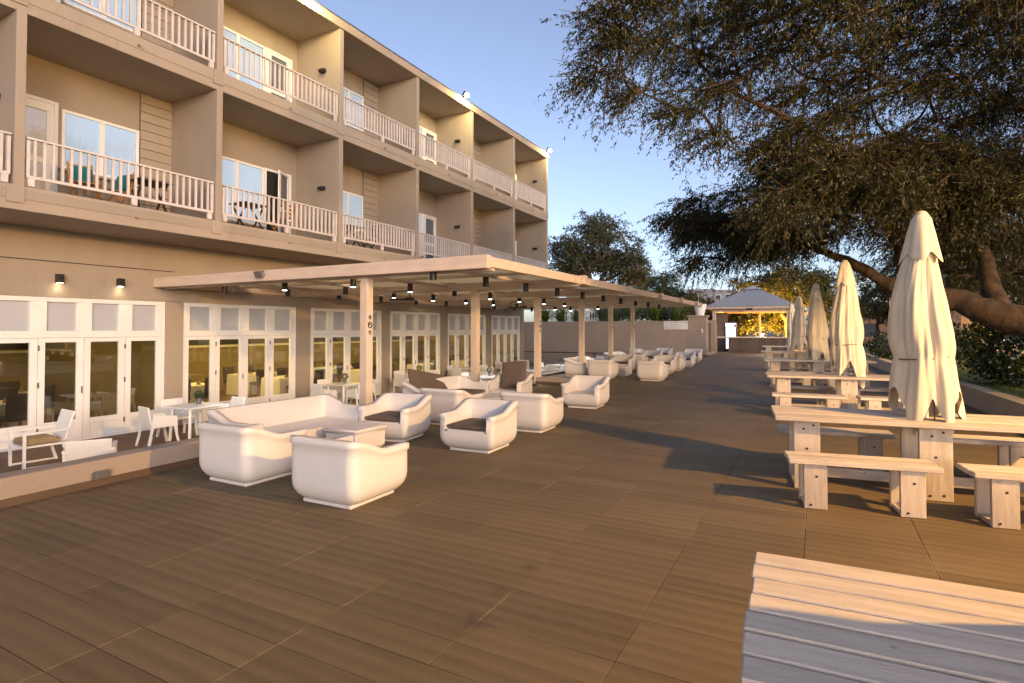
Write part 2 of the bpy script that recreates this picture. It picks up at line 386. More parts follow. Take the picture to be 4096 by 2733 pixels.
# ================================================================== SETTING
TZ = -.72                       # sunken terrace level
OX = .1
def wall_x(y): return -6.62 - .041*max(y, -4) if y < 15.4 else -8.35
g = MB(); g.add([(-3000, -3000, -1.0), (3000, -3000, -1.0), (3000, 3000, -1.0), (-3000, 3000, -1.0)], [(0, 1, 2, 3)])
tag(g.build('ground', 'ground'), kind='structure')
g = MB(); g.add([(-14.2, -9, TZ), (-6.0, -9, TZ), (-8.2, 36, TZ), (-14.2, 36, TZ)], [(0, 1, 2, 3)])
tag(g.build('terrace', 'terrace'), kind='structure')

# deck: substructure + planks (nearest 300 as objects, the rest one stuff part)
deck = MB()
ys = [-6, 2, 8, 15.39, 15.41, 44.5]
vs = []
for y in ys: vs += [(wall_x(y)+.05, y, -.028), (3.0, y, -.028), (wall_x(y)+.05, y, -.9), (3.0, y, -.9)]
fs = []
for i in range(len(ys)-1):
    a, b = i*4, i*4+4
    fs += [(a, a+1, b+1, b), (a+1, a+3, b+3, b+1), (a+2, a, b, b+2)]
fs += [(0, 2, 3, 1), (20, 21, 23, 22)]
deck.add(vs, fs)
deck = tag(deck.build('deck', 'dark'), kind='structure')
GAP = .0035
pm = MB().box((0, 0, -.011), (PLX-GAP, PLY-GAP, .022)).mesh('plank', 'deck', bevel=.0018)
cells = []
for iy in range(int(-5/PLY), int(44.4/PLY)):
    y = (iy+.5)*PLY
    for ix in range(-12, 5):
        x0, x1 = ix*PLX-OX, (ix+1)*PLX-OX
        lo = wall_x(y)+.06; hi = 2.95
        if y > 41.9 and False: continue
        if x1 < lo+.05 or x0 > hi-.05: continue
        full = x0 >= lo and x1 <= hi
        cx = (x0+x1)/2
        vis = full and in_view(cx, y, 0) and not (cx > -.2 and y < 2.6) and not (cx < -5.9 and y > 4.5)
        cells.append((math.hypot(cx, y), vis, x0, x1, y, lo, hi))
near = sorted([c for c in cells if c[1]])[:300]; nset = set(id(c) for c in near)
dr = random.Random(3)
for c in near:
    o = link('plank', pm, deck, ((c[2]+c[3])/2, c[4], dr.uniform(-.0016, .0008)))
rest = MB()
for c in cells:
    if id(c) in nset: continue
    a, b = max(c[2], c[5])+GAP/2, min(c[3], c[6])-GAP/2
    if b-a < .03: continue
    rest.box(((a+b)/2, c[4], -.011+dr.uniform(-.0016, .0008)), (b-a, PLY-GAP, .022))
tag(rest.build('planking', 'deck', deck), kind='stuff')

# low wall between the deck and the sunken terrace
def low_wall(name, label, pts, h, w=.26, below=TZ):
    t = thing(name, label, 'wall', (pts[0][0], pts[0][1], 0))
    o = Vector((pts[0][0], pts[0][1], 0))
    body = MB(); cap = MB(); sk = MB()
    for (x0, y0), (x1, y1) in zip(pts, pts[1:]):
        a, b = Vector((x0, y0, 0))-o, Vector((x1, y1, 0))-o; d = (b-a).normalized(); n = Vector((-d.y, d.x, 0))*(w/2)
        for (zz0, zz1, ww, mb) in ((below-.2, h-.002, 1.0, body),):
            q = [a+n*ww, a-n*ww, b-n*ww, b+n*ww]
            mb.add([p+Vector((0, 0, zz0)) for p in q]+[p+Vector((0, 0, zz1)) for p in q], ((0, 1, 5, 4), (1, 2, 6, 5), (2, 3, 7, 6), (3, 0, 4, 7), (4, 5, 6, 7)))
        q = [a-n*1.04, a-n*1.13, b-n*1.13, b-n*1.04]
        sk.add([p+Vector((0, 0, .0)) for p in q]+[p+Vector((0, 0, .075)) for p in q], ((0, 1, 5, 4), (1, 2, 6, 5), (2, 3, 7, 6), (3, 0, 4, 7), (4, 5, 6, 7)))
    body.build('wall_body', 'stucco_wall', t, bevel=.012); sk.build('skirting', 'skirting', t)
    return t
lw = low_wall('low_wall', 'long low beige rendered wall with brown skirting along the deck edge', [(wall_x(-5)-.02, -5), (wall_x(12.5)-.02, 12.5)], .27)
low_wall('low_wall', 'short low beige wall beside the ramp opening between lounge groups', [(-7.45, 15.55), (-6.25, 15.55)], .20, .3)
low_wall('low_wall', 'low beige wall edging the deck beside the farther lounge group', [(-8.38, 15.75), (-8.38, 35.4)], .08, .24)
# ramp down to the terrace through the opening
rp = MB(); rp.add([(-7.05, 12.55, -.004), (-7.05, 15.38, -.004), (-9.6, 15.38, TZ+.004), (-9.6, 12.55, TZ+.004)], [(0, 1, 2, 3)])
tag(rp.build('ramp', 'terrace'), kind='structure')
# junction box on the wall
jx = wall_x(3.25)+.11
t = thing('junction_box', 'grey socket box fixed to the low rendered wall', 'socket box', (jx, 3.25, .12), R(92.3))
MB().box((0, -.025, 0), (.16, .05, .085)).build('box', 'grey_metal', t, bevel=.012, seg=2)
MB().box((0, -.053, 0), (.125, .008, .06)).build('lid', 'grey_metal', t, bevel=.003)

# lawn and planter wall on the right
lw2 = MB()
kx = [(3.35, -6), (3.15, 8), (2.92, 14), (2.62, 20), (2.3, 26), (1.9, 36), (1.6, 46)]
def kerb_x(y):
    for (a, b), (c, d) in zip(kx, kx[1:]):
        if b <= y <= d: return a+(c-a)*(y-b)/(d-b)
    return kx[0][0] if y < 0 else kx[-1][0]
t = thing('planter_wall', 'low concrete kerb wall holding up the lawn beside the picnic tables', 'wall', (kx[0][0], kx[0][1], 0))
b_ = MB()
for (x0, y0), (x1, y1) in zip(kx, kx[1:]):
    q = [(x0-kx[0][0], y0+6), (x0+.28-kx[0][0], y0+6), (x1+.28-kx[0][0], y1+6), (x1-kx[0][0], y1+6)]
    b_.add([(*p, -.3) for p in q]+[(*p, .40) for p in q], ((0, 1, 5, 4), (1, 2, 6, 5), (2, 3, 7, 6), (3, 0, 4, 7), (4, 5, 6, 7)))
b_.build('wall_body', 'concrete', t)
lawn = MB()
vs = []; fs = []
for x, y in kx: vs += [(x+.25, y, .37), (70, y, .37)]
for i in range(len(kx)-1): fs.append((2*i, 2*i+1, 2*i+3, 2*i+2))
lawn.add(vs, fs); tag(lawn.build('lawn', 'lawn'), kind='structure')
# grass blades on the visible lawn
n = 26000
gy_ = nprng.uniform(9, 30, n); gx_ = np.array([kerb_x(y) for y in gy_])+.3+nprng.uniform(0, 1, n)**1.4*7
pos = np.stack([gx_, gy_, np.full(n, .365)], 1)
dr_ = nprng.normal(size=(n, 3))*.45; dr_[:, 2] = 1
tag(quads_object('grass', leaf_quads(pos, dr_, nprng.uniform(.03, .075, n), nprng.uniform(.006, .014, n), nprng), 'grass'), 'short green lawn grass behind the concrete kerb', 'grass', kind='stuff')
# raised garden behind the far wall
gd = MB(); gd.span((-60, 35.95, -.9), (-6.1, 41.5, 2.02)); gd.span((-60, 41.5, -.9), (-9.0, 90, 1.9))
tag(gd.build('garden_terrace', 'soil'), kind='structure')
gd = MB(); gd.add([(-9, 44.5, -.02), (70, 44.5, -.02), (70, 120, .3), (-9, 120, .3)], [(0, 1, 2, 3)])
tag(gd.build('garden_ground', 'soil'), kind='structure')

# ================================================================== HOTEL
XF, XR = -12.0, -13.75         # balcony front plane, rear wall plane
COLS = [-2.7, .85, 4.47, 8.15, 11.92, 15.47, 18.98, 22.52, 26.08]    # partition start
CW = .15
YE = COLS[-1]+CW
hotel = thing('hotel_building', 'three storey beige hotel with white balcony railings and glazed ground floor', 'building', (XR, COLS[0], TZ))
HO = Vector((XR, COLS[0], TZ))
class HB(MB):
    def build(s, name, m, parent=None, **k):
        if parent is None: parent = hotel
        s.v = [tuple(Vector(v)-HO) for v in s.v]
        return MB.build(s, name, m, parent, **k)
S1, S2, RF = (3.68, 4.10), (7.10, 7.54), (10.28, 10.55)
HB().span((-24, COLS[0], S1[0]+.02), (XR, YE-.02, RF[0]+.05)).build('upper_wall', 'stucco')
for z0, z1 in (S1, S2):
    HB().span((XR-.05, COLS[0], z0), (XF, YE-.01, z1)).build('floor_slab', 'stucco', bevel=.008)
    HB().span((XF, COLS[0], z0+.19), (XF+.012, YE-.012, z1-.06)).build('slab_band', 'stucco', bevel=.004)
HB().span((-24.1, COLS[0]-.1, RF[0]), (XF+.06, YE+.03, RF[1])).build('roof', 'stucco', bevel=.01)
HB().span((XF+.06, COLS[0]-.1, RF[1]-.03), (XF+.075, YE+.03, RF[1]+.012)).build('roof_flashing', 'grey_metal')
for y in COLS:
    HB().span((XR-.02, y, S1[1]-.05), (XF+.004, y+CW, S2[0]+.02)).build('partition_wall', 'stucco', bevel=.006)
    HB().span((XR-.02, y, S2[1]-.05), (XF+.004, y+CW, RF[0]+.02)).build('partition_wall', 'stucco', bevel=.006)
    HB().span((XF-.001, y-.10, S1[0]+.12), (XF+.028, y+CW+.0, S1[1]+.0)).build('column_foot', 'stucco', bevel=.005)
    HB().span((XF-.001, y-.10, S2[0]+.12), (XF+.028, y+CW+.0, S2[1]+.0)).build('column_foot', 'stucco', bevel=.005)

# railings
def railing(y0, y1, zf, single):
    L = y1-y0-.06; x = XF-.055
    r = HB(); r.span((x-.04, y0+.03, zf+.84), (x+.04, y1-.03, zf+.875)); r.span((x-.02, y0+.05, zf+.16), (x+.02, y1-.05, zf+.215))
    for yy in (y0+.06, (y0+y1)/2, y1-.16): r.span((x-.035, yy, zf+.02), (x+.03, yy+.10, zf+.158))
    for yy in (y0+.035, y1-.085): r.span((x-.034, yy, zf+.17), (x+.032, yy+.05, zf+.82))
    ro = r.build('railing', 'rail_wood', bevel=.004)
    nb = 24; me = None; bulk = HB()
    for i in range(nb):
        yy = y0+.16+(L-.26)*i/(nb-1)
        if single:
            if me is None: me = MB().box((0, 0, 0), (.042, .043, .632)).mesh('baluster', 'rail_wood', bevel=.003)
            link('baluster', me, ro, Vector((x+.004, yy, zf+.526))-HO)
        else: bulk.span((x-.017, yy-.021, zf+.21), (x+.025, yy+.021, zf+.842))
    if not single: tag(bulk.build('balusters', 'rail_wood', ro), kind='stuff')
def window(y0, y1, z0, z1, cur, panes=2):
    w = HB(); x = XR
    fr = .06
    w.span((x, y0, z0), (x+.07, y1, z0+fr)); w.span((x, y0, z1-fr), (x+.07, y1, z1))
    w.span((x, y0, z0+fr), (x+.068, y0+fr, z1-fr)); w.span((x, y1-fr, z0+fr), (x+.068, y1, z1-fr))
    for i in range(1, panes): 
        ym = y0+(y1-y0)*i/panes; w.span((x, ym-.045, z0+fr), (x+.066, ym+.045, z1-fr))
    wo = w.build('window', 'white_paint', bevel=.006)
    c = MB(); k = 36
    vs = []; fs = []
    for i in range(k+1):
        yy = y0+.03+(y1-y0-.06)*i/k; xx = x+.020+.009*math.sin(i*1.9)+.005*math.sin(i*.7)
        vs += [Vector((xx, yy, z0+.02))-HO, Vector((xx, yy, z1-.02))-HO]
    for i in range(k): fs.append((2*i, 2*i+2, 2*i+3, 2*i+1))
    c.add(vs, fs); c.build('curtain', cur, wo, smooth=True)
    for i in range(panes):
        a = y0+(y1-y0)*i/panes+.05; b = y0+(y1-y0)*(i+1)/panes-.05
        p = HB(); p.span((x+.040, a, z0+fr-.01), (x+.046, b, z1-fr+.01)); p.build('pane', 'glass_up', wo)
    HB().span((x, y0-.03, z0-.05), (x+.10, y1+.03, z0)).build('sill', 'stucco', wo)
    return wo
def door(y0, y1, zf, cur, ajar=0.0, head=2.19):
    f = HB(); x = XR; z1 = zf+head
    f.span((x, y0, zf), (x+.06, y0+.07, z1)); f.span((x, y1-.07, zf), (x+.06, y1, z1)); f.span((x, y0+.07, z1-.07), (x+.058, y1-.07, z1))
    fo = f.build('door', 'white_paint', bevel=.005)
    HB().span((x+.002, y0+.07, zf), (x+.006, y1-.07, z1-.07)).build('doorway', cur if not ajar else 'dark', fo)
    # leaf, hinged at y1
    w = y1-y0-.14
    lf = MB(); a = .13
    lf.span((-.02, -w, .0), (.02, 0, .22)); lf.span((-.02, -w, 1.95), (.02, 0, head-.075)); lf.span((-.02, -w, .22), (.02, -w+a, 1.95)); lf.span((-.02, -a, .22), (.02, 0, 1.95)); lf.span((-.018, -w+a, .88), (.018, -a, 1.0))
    lo = lf.build('leaf', 'white_paint', fo, bevel=.005); lo.location = Vector((x+.034, y1-.07, zf+.002))-HO; lo.rotation_euler = (0, 0, ajar)
    p = MB(); p.span((-.004, -w+a-.01, 1.0), (.004, -a+.01, 1.96)); p.span((-.004, -w+a-.01, .21), (.004, -a+.01, .89))
    po = p.build('pane', 'glass_up', fo); po.location = lo.location; po.rotation_euler = lo.rotation_euler
    p = MB(); p.span((-.012, -w+a-.01, .2), (-.008, -a+.01, 1.97)); po = p.build('curtain', cur, fo); po.location = lo.location; po.rotation_euler = lo.rotation_euler
    hd = MB().tube([(.02, -w+.06, 1.02), (.06, -w+.06, 1.02), (.06, -w+.17, 1.02)], .011, 6); ho = hd.build('handle', 'grey_metal', fo); ho.location = lo.location; ho.rotation_euler = lo.rotation_euler
def siding(y0, y1, z0, z1):
    so = HB().span((XR, y0, z0), (XR+.012, y1, z1)).build('siding', 'dark')
    n = max(1, round((z1-z0)/.21)); h = (z1-z0)/n
    me = MB().box((0, 0, 0), (.026, y1-y0-.02, h-.012)).mesh('siding_board', 'siding', bevel=.003)
    for i in range(n): link('siding_board', me, so, Vector((XR+.022, (y0+y1)/2, z0+(i+.5)*h))-HO)
curt = ['curtain', 'curtain', 'curtain_grey']
for bi in range(1, 8):
    a, b = COLS[bi]+CW, COLS[bi+1]
    for fl, (s, top) in enumerate(((S1[1], S2[0]), (S2[1], RF[0]))):
        railing(a, b, s, 2 <= bi <= 5)
        odd = bi % 2 == 0       # bays with door, window and siding
        if odd:
            o = a+.12
            door(o+.02, o+.98+.1, s, 'door_glow' if (bi == 2 and fl == 0) else 'curtain_grey')  # the peach sheets paint warm light into one door
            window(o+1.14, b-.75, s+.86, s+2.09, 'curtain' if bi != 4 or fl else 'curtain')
            siding(b-.72, b+.02, s+.0, top-.0)
        else:
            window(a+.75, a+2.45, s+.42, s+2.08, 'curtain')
            door(a+2.47, a+3.40, s, 'curtain_grey', ajar=R(30) if (bi == 3 and fl == 0) else 0.0, head=2.1)
            # wall lamp on the partition
            l = thing('wall_lamp', 'dark box wall lamp on the balcony side wall, unlit', 'wall lamp', (XF-.62, b, s+1.62), group='balcony wall lamps')
            MB().box((0, -.01, 0), (.14, .02, .10)).build('bracket', 'black', l); MB().box((0, -.075, 0), (.22, .11, .085)).build('housing', 'black', l, bevel=.006)
    for s, z in ((S1[0], .2), (S2[0], .26)):
        t_ = HB(); yy = (a+b)/2+.05; t_.tube([(XF-.01, yy, s+z), (XF+.11, yy, s+z-.02)], .022, 8); t_.build('drain_spout', 'stucco')

# roof floodlights
for i, (y, lab) in enumerate(((10.7, 'lit floodlight on the roof edge over the bay with an open balcony door'), (18.3, 'lit floodlight on the hotel roof edge above the middle balconies'), (26.0, 'lit floodlight at the end corner of the hotel roof'))):
    t = thing('floodlight', lab, 'floodlight', (XF+.06, y, RF[1]+.02))
    MB().box((-.02, 0, .03), (.12, .05, .06)).build('bracket', 'black', t)
    hb = MB().box((.10, 0, .10), (.09, .26, .18), rot=Matrix.Rotation(R(35), 3, 'Y')).build('housing', 'black', t, bevel=.008)
    MB().lathe([(.02, -.08), (.07, -.055), (.095, 0), (.07, .055), (.02, .08)], 14, (.19, -.05, .03)).build('lens', 'flood_glow', t, smooth=True)
    add_light('floodlight_lamp', 'POINT', (.48, -.05, -.22), 110, (1.0, .74, .30), t, .08)

# ground floor: piers, head band, glazed door sets
XG = -13.78
SETS = [(-3.1, .3), (.95, 4.35), (4.72, 8.11), (8.54, 12.01), (12.54, 15.83), (16.25, 19.44), (19.95, 23.14), (23.63, 26.66)]
ZT = 2.30
gw = HB(); gw.span((XG-.22, COLS[0]-3, ZT), (XG, 27.05, S1[0]+.03)); gw.build('ground_wall', 'stucco')
edges = [COLS[0]-3]+[v for s in SETS for v in s]+[27.05]
for i in range(0, len(edges), 2): HB().span((XG-.22, edges[i], TZ-.2), (XG, edges[i+1], ZT+.01)).build('pier', 'stucco')
HB().span((-24, 26.9, TZ-.2), (XG-.2, 27.05, S1[0]+.03)).build('end_wall', 'stucco')
HB().span((XG, COLS[0], 3.02), (XG+.012, 8.3, 3.035)).build('wall_cable', 'dark')
def door_set(y0, y1):
    W = (y1-y0); lw_ = (W-.10)/4; x0, x1 = XG-.16, XG-.05
    f = HB()
    f.span((x0, y0, TZ), (x1+.02, y0+.05, ZT)); f.span((x0, y1-.05, TZ), (x1+.02, y1, ZT)); f.span((x0, y0+.05, ZT-.10), (x1+.018, y1-.05, ZT))
    f.span((x0, y0+.05, 1.46), (x1+.016, y1-.05, 1.60)); f.span((x0, y0+.05, TZ-.02), (x1+.03, y1-.05, TZ+.05))
    for i in range(5):
        c = y0+.05+lw_*i; a, b = max(c-.14, y0+.05), min(c+.14, y1-.05)
        f.span((x0+.002, a, 1.60), (x1+.014, b, ZT-.10))
    fo = f.build('french_doors', 'white_paint', bevel=.006)
    for i in range(4):
        a, b = y0+.05+lw_*i, y0+.05+lw_*(i+1)
        p = HB(); p.span((x0+.05, a+.13, 1.59), (x0+.06, b-.13, ZT-.09)); p.build('frosted_panel', 'frost', fo)
        l = HB(); e = .004; st = .125; zb, zt = TZ+.052, 1.456
        l.span((x0+.03, a+e, zb), (x1, a+st, zt)); l.span((x0+.03, b-st, zb), (x1, b-e, zt))
        l.span((x0+.031, a+st, zt-.09), (x1-.001, b-st, zt)); l.span((x0+.031, a+st, zb), (x1-.001, b-st, zb+.07)); l.span((x0+.031, a+st, -.38), (x1-.001, b-st, -.27))
        l.span((x0+.045, a+st, zb+.07), (x1-.022, b-st, -.38))
        l.build('leaf', 'white_paint', fo, bevel=.004)
        q = HB(); q.span((x0+.06, a+st-.01, -.28), (x0+.068, b-st+.01, zt-.08)); q.build('pane', 'glass', fo)
        if i in (1, 2):
            yy = a+.01 if i == 1 else b-.01
            for z in (-.45, .45, 1.2): 
                h = HB(); h.span((x1, yy-.014, z), (x1+.018, yy+.014, z+.11)); h.build('hinge', 'grey_metal', fo)
    hd = HB(); ym = y0+.05+2*lw_; hd.span((x1, ym-.05, .28), (x1+.03, ym-.035, .42)); hd.build('handle', 'grey_metal', fo)
for s in SETS: door_set(*s)

# restaurant room behind the glazing
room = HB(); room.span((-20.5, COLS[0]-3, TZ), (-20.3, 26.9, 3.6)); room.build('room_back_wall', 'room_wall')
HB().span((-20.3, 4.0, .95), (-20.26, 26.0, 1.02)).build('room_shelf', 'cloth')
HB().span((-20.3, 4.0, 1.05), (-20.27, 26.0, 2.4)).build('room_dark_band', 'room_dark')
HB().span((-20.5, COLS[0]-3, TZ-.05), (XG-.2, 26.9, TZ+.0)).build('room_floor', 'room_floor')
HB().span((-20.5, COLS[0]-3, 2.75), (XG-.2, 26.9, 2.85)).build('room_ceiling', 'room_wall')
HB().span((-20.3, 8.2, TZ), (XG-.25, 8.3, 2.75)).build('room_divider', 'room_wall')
for y in (5.2, 10.2, 14.0, 18.0, 22.5):
    lt = thing('ceiling_lamp', 'small round lamp on the yellow lit restaurant ceiling', 'ceiling lamp', (-16.8, y, 2.75), group='restaurant ceiling lamps')
    MB().lathe([(.16, 0), (.16, -.05), (.13, -.06)], 16).build('housing', 'white_paint', lt); MB().lathe([(.11, -.058), (.11, -.066)], 16).build('diffuser', 'wall_glow', lt)
    add_light('restaurant_lamp', 'POINT', (0, 0, -.25), 90 if y < 8 else 260 if y < 12 else 140, (1.0, .70, .22), lt, .12)
def dining_chair_dark(loc, rz):
    global dcd
    if dcd is None:
        t = thing('dining_chair', 'dark upholstered dining chair at a cloth covered table inside the restaurant', 'chair', (0, 0, 0), group='restaurant dining chairs')
        MB().box((0, 0, .44), (.44, .44, .10)).build('seat', 'chair_dark', t, bevel=.02)
        MB().box((0, -.20, .72), (.44, .07, .52), rot=Matrix.Rotation(R(6), 3, 'X')).build('backrest', 'chair_dark', t, bevel=.025)
        for sx in (-1, 1):
            for sy in (-1, 1): MB().box((sx*.18, sy*.18, .2), (.04, .04, .4)).build('leg', 'orange_wood', t)
        dcd = t; o = t
    else: o = copy_tree(dcd)
    o.location = loc; o.rotation_euler = (0, 0, rz)
dcd = None; dtb = None
for k, (x, y, l) in enumerate(((-16.0, 5.4, 1.5), (-17.8, 6.6, 1.5), (-16.2, 9.9, 1.7), (-18.4, 10.2, 1.9), (-16.0, 13.7, 1.7), (-18.2, 14.0, 1.7), (-16.0, 17.4, 1.7), (-18.3, 18.0, 1.7), (-16.0, 21.4, 1.7), (-16.1, 25.0, 1.6))):
    t = thing('dining_table', 'dining table under a long pale cloth inside the restaurant', 'table', (x, y, TZ), group='restaurant dining tables')
    MB().box((0, 0, .37), (.95, l, .735), top=(.96, .98)).build('tablecloth', 'cloth', t, bevel=.02)
    for i in range(2):
        yy = -l/4+l/2*i
        for sx in (-.3, .3):
            nk = thing('napkin', 'folded napkin standing on a restaurant table', 'napkin', (x+sx, y+yy, TZ+.742), R(rnd.uniform(0, 90)), 'folded napkins')
            nk_m = MB().box((0, 0, .06), (.16, .05, .12), top=(.15, .5)).mesh('fold', 'napkin'); link('fold', nk_m, nk)
    for i in range(2):
        dining_chair_dark((x+.72, y-l/4+i*l/2, TZ), R(90)); dining_chair_dark((x-.72, y-l/4+i*l/2, TZ), R(-90))
t = thing('pendant_lamp', 'bulbous dark pendant lamp hanging inside the restaurant', 'lamp', (-15.6, 18.3, 2.75))
MB().tube([(0, 0, 0), (0, 0, -.9)], .008, 6).build('cord', 'black', t); MB().lathe([(.03, -.9), (.06, -1.0), (.2, -1.3), (.17, -1.45), (.05, -1.5)], 16).build('shade', 'dark_wood', t, smooth=True)

# facade wall lamps
for y, lab in ((5.89, 'lit dark wall lamp above the double french doors, farther from the pergola'), (7.05, 'lit dark wall lamp on the facade right beside the pergola end')):
    t = thing('wall_lamp', lab, 'wall lamp', (XG, y, 2.60), group='lit facade lamps')
    MB().box((.015, 0, .06), (.03, .08, .08)).build('bracket', 'black', t); MB().box((.09, 0, .08), (.12, .12, .18)).build('housing', 'black', t, bevel=.006)
    MB().box((.09, 0, -.012), (.08, .08, .006)).build('lens', 'wall_glow', t)
    add_light('wall_lamp_light', 'SPOT', (.09, 0, -.03), 1.6, (1.0, .82, .45), t, .03, (0, 0, 0), 120, .7)

# balcony furniture (seen through the railings)
def balcony_chair(name, label, loc, rz, wood, cush=None, group=None):
    t = thing(name, label, 'chair', loc, rz, group)
    for i in range(4): MB().box((0, -.18+i*.11, .42), (.42, .085, .02)).build('slat', wood, t)
    for i in range(4): MB().box((0, -.26-.02*i, .52+i*.10), (.42, .018, .075)).build('back_slat', wood, t)
    for sx in (-1, 1):
        MB().bar((sx*.2, .2, 0), (sx*.2, -.22, .43), .03, .03).build('leg', wood, t); MB().bar((sx*.22, -.18, 0), (sx*.22, .2, .42), .03, .03).build('leg', wood, t)
        MB().bar((sx*.2, -.22, .42), (sx*.2, -.34, .9), .03, .03).build('post', wood, t)
    if cush: MB().box((0, -.22, .64), (.36, .09, .36), rot=Matrix.Rotation(R(12), 3, 'X')).build('cushion', cush, t, bevel=.03, seg=2)
def balcony_table(label, loc, group=None):
    t = thing('balcony_table', label, 'table', loc, 0, group)
    for i in range(6): MB().box((0, -.3+i*.12, .71), (.62, .10, .022)).build('slat', 'dark_wood', t)
    for s in (-1, 1): MB().bar((.26, s*.28, 0), (-.26, s*.28, .70), .04, .03).build('leg', 'dark_wood', t); MB().bar((-.26, s*.25, 0), (.26, s*.25, .70), .04, .03).build('leg', 'dark_wood', t)
z1 = S1[1]
balcony_chair('balcony_chair', 'wooden slat chair with teal cushion on the balcony with peach lit door', (-12.8, 5.9, z1), R(-100), 'orange_wood', 'teal')
balcony_chair('balcony_chair', 'wooden slat chair with teal cushion beside the folding balcony table', (-13.0, 6.5, z1), R(-170), 'orange_wood', 'teal')
balcony_table('dark slatted folding table on the balcony with teal cushioned chairs', (-12.75, 7.1, z1))
balcony_table('dark folding table on the balcony with the open door', (-12.8, 9.6, z1))
balcony_chair('balcony_chair', 'bright orange wooden chair on the balcony with the open door', (-12.7, 10.5, z1), R(95), 'orange_wood')
balcony_table('dark folding table on the balcony beside horizontal siding, past the open door bay', (-12.8, 13.2, z1))
balcony_chair('balcony_chair', 'dark wooden chair next to the folding table by horizontal siding', (-12.8, 14.0, z1), R(100), 'dark_wood')

# ================================================================== PERGOLA
PX0, PX1 = XG+.004, -4.63
PY = [8.1, 11.95, 15.5, 19.15, 22.4, 25.55]
PYE = 26.9
BZ0, BZ1 = 2.60, 2.84
perg = thing('pergola', 'whitewashed timber pergola with pale roof panels along the hotel terrace', 'pergola', (-7.4, 8.1, 0))
PO = Vector((-7.4, 8.1, 0))
class PB(MB):
    def build(s, name, m, parent=None, **k):
        s.v = [tuple(Vector(v)-PO) for v in s.v]
        return MB.build(s, name, m, parent or perg, **k)
posts = []
for i, y in enumerate(PY):
    p = PB(); 
    p.span((-7.52, y-.085, TZ if i < 2 else 0), (-7.35, y+.085, BZ0)); posts.append(p.build('post', 'pergola_wood_v', bevel=.006))
PB().span((PX0, 7.80, BZ0+.02), (PX1, 7.92, BZ1)).build('end_beam', 'pergola_wood', bevel=.008)
for y in PY: PB().span((PX0, y-.055, BZ0), (PX1-.06, y+.055, BZ1-.06)).build('beam', 'pergola_wood', bevel=.006)
for y in PY[1:]: PB().span((PX1-.07, y-.11, BZ0+.035), (PX1+.10, y+.10, BZ1-.005)).build('beam_end', 'pergola_wood', bevel=.008)
PB().span((PX1-.10, 7.93, BZ0+.05), (PX1-.02, PYE, BZ1-.02)).build('fascia_beam', 'pergola_wood', bevel=.006)
PB().span((PX1-.16, PYE, BZ0+.04), (PX1+.02, PYE+.12, BZ1)).build('beam_end', 'pergola_wood', bevel=.006)
PURL = [-5.85, -8.25, -10.25, -12.3]
for x in PURL: PB().span((x-.04, 7.93, BZ0+.085), (x+.04, PYE, BZ0+.155)).build('purlin', 'pergola_wood', bevel=.005)
PB().span((PX0, 7.93, BZ0+.03), (PX0+.05, PYE, BZ0+.2)).build('wall_plate', 'pergola_wood')
xs = [PX0+.06]+sorted(PURL)+[PX1-.11]
yb = PY+[PYE]
for i in range(len(yb)-1):
    y0, y1 = yb[i]+(.06 if i or True else 0), yb[i+1]-.06
    for h in range(2):
        a = y0+(y1-y0)*h/2+(.05 if h else 0); b = y0+(y1-y0)*(h+1)/2-(.05 if not h else 0)
        PB().span((PX0, b-.02 if not h else a-.06, BZ0+.115), (PX1-.11, b+.02 if not h else a-.02, BZ0+.165)).build('rafter', 'pergola_wood')
        for j in range(len(xs)-1):
            if (i, j) in ((0, 4),) and h == 0 and False: continue
            q0, q1 = xs[j]+.02, xs[j+1]-.02
            gx = .42 if (i+j+h) % 2 else .03
            tl = .05*(1 if (j+h) % 2 else -1)
            m_ = PB(); z = BZ0+.19
            vs = [(q0, a+gx*.6, z+tl), (q1, a+gx*.6, z+tl), (q1, b, z-tl*.3), (q0, b, z-tl*.3)]
            m_.add(vs+[(v[0], v[1], v[2]+.012) for v in vs], ((0, 3, 2, 1), (4, 5, 6, 7), (0, 1, 5, 4), (1, 2, 6, 5), (2, 3, 7, 6), (3, 0, 4, 7)))
            m_.build('roof_panel', 'panel')
# first half bay between the end beam and the first post line
for j in range(len(xs)-1):
    PB().span((xs[j]+.02, 7.93, BZ0+.20), (xs[j+1]-.02, PY[0]-.07, BZ0+.212)).build('roof_panel', 'panel')
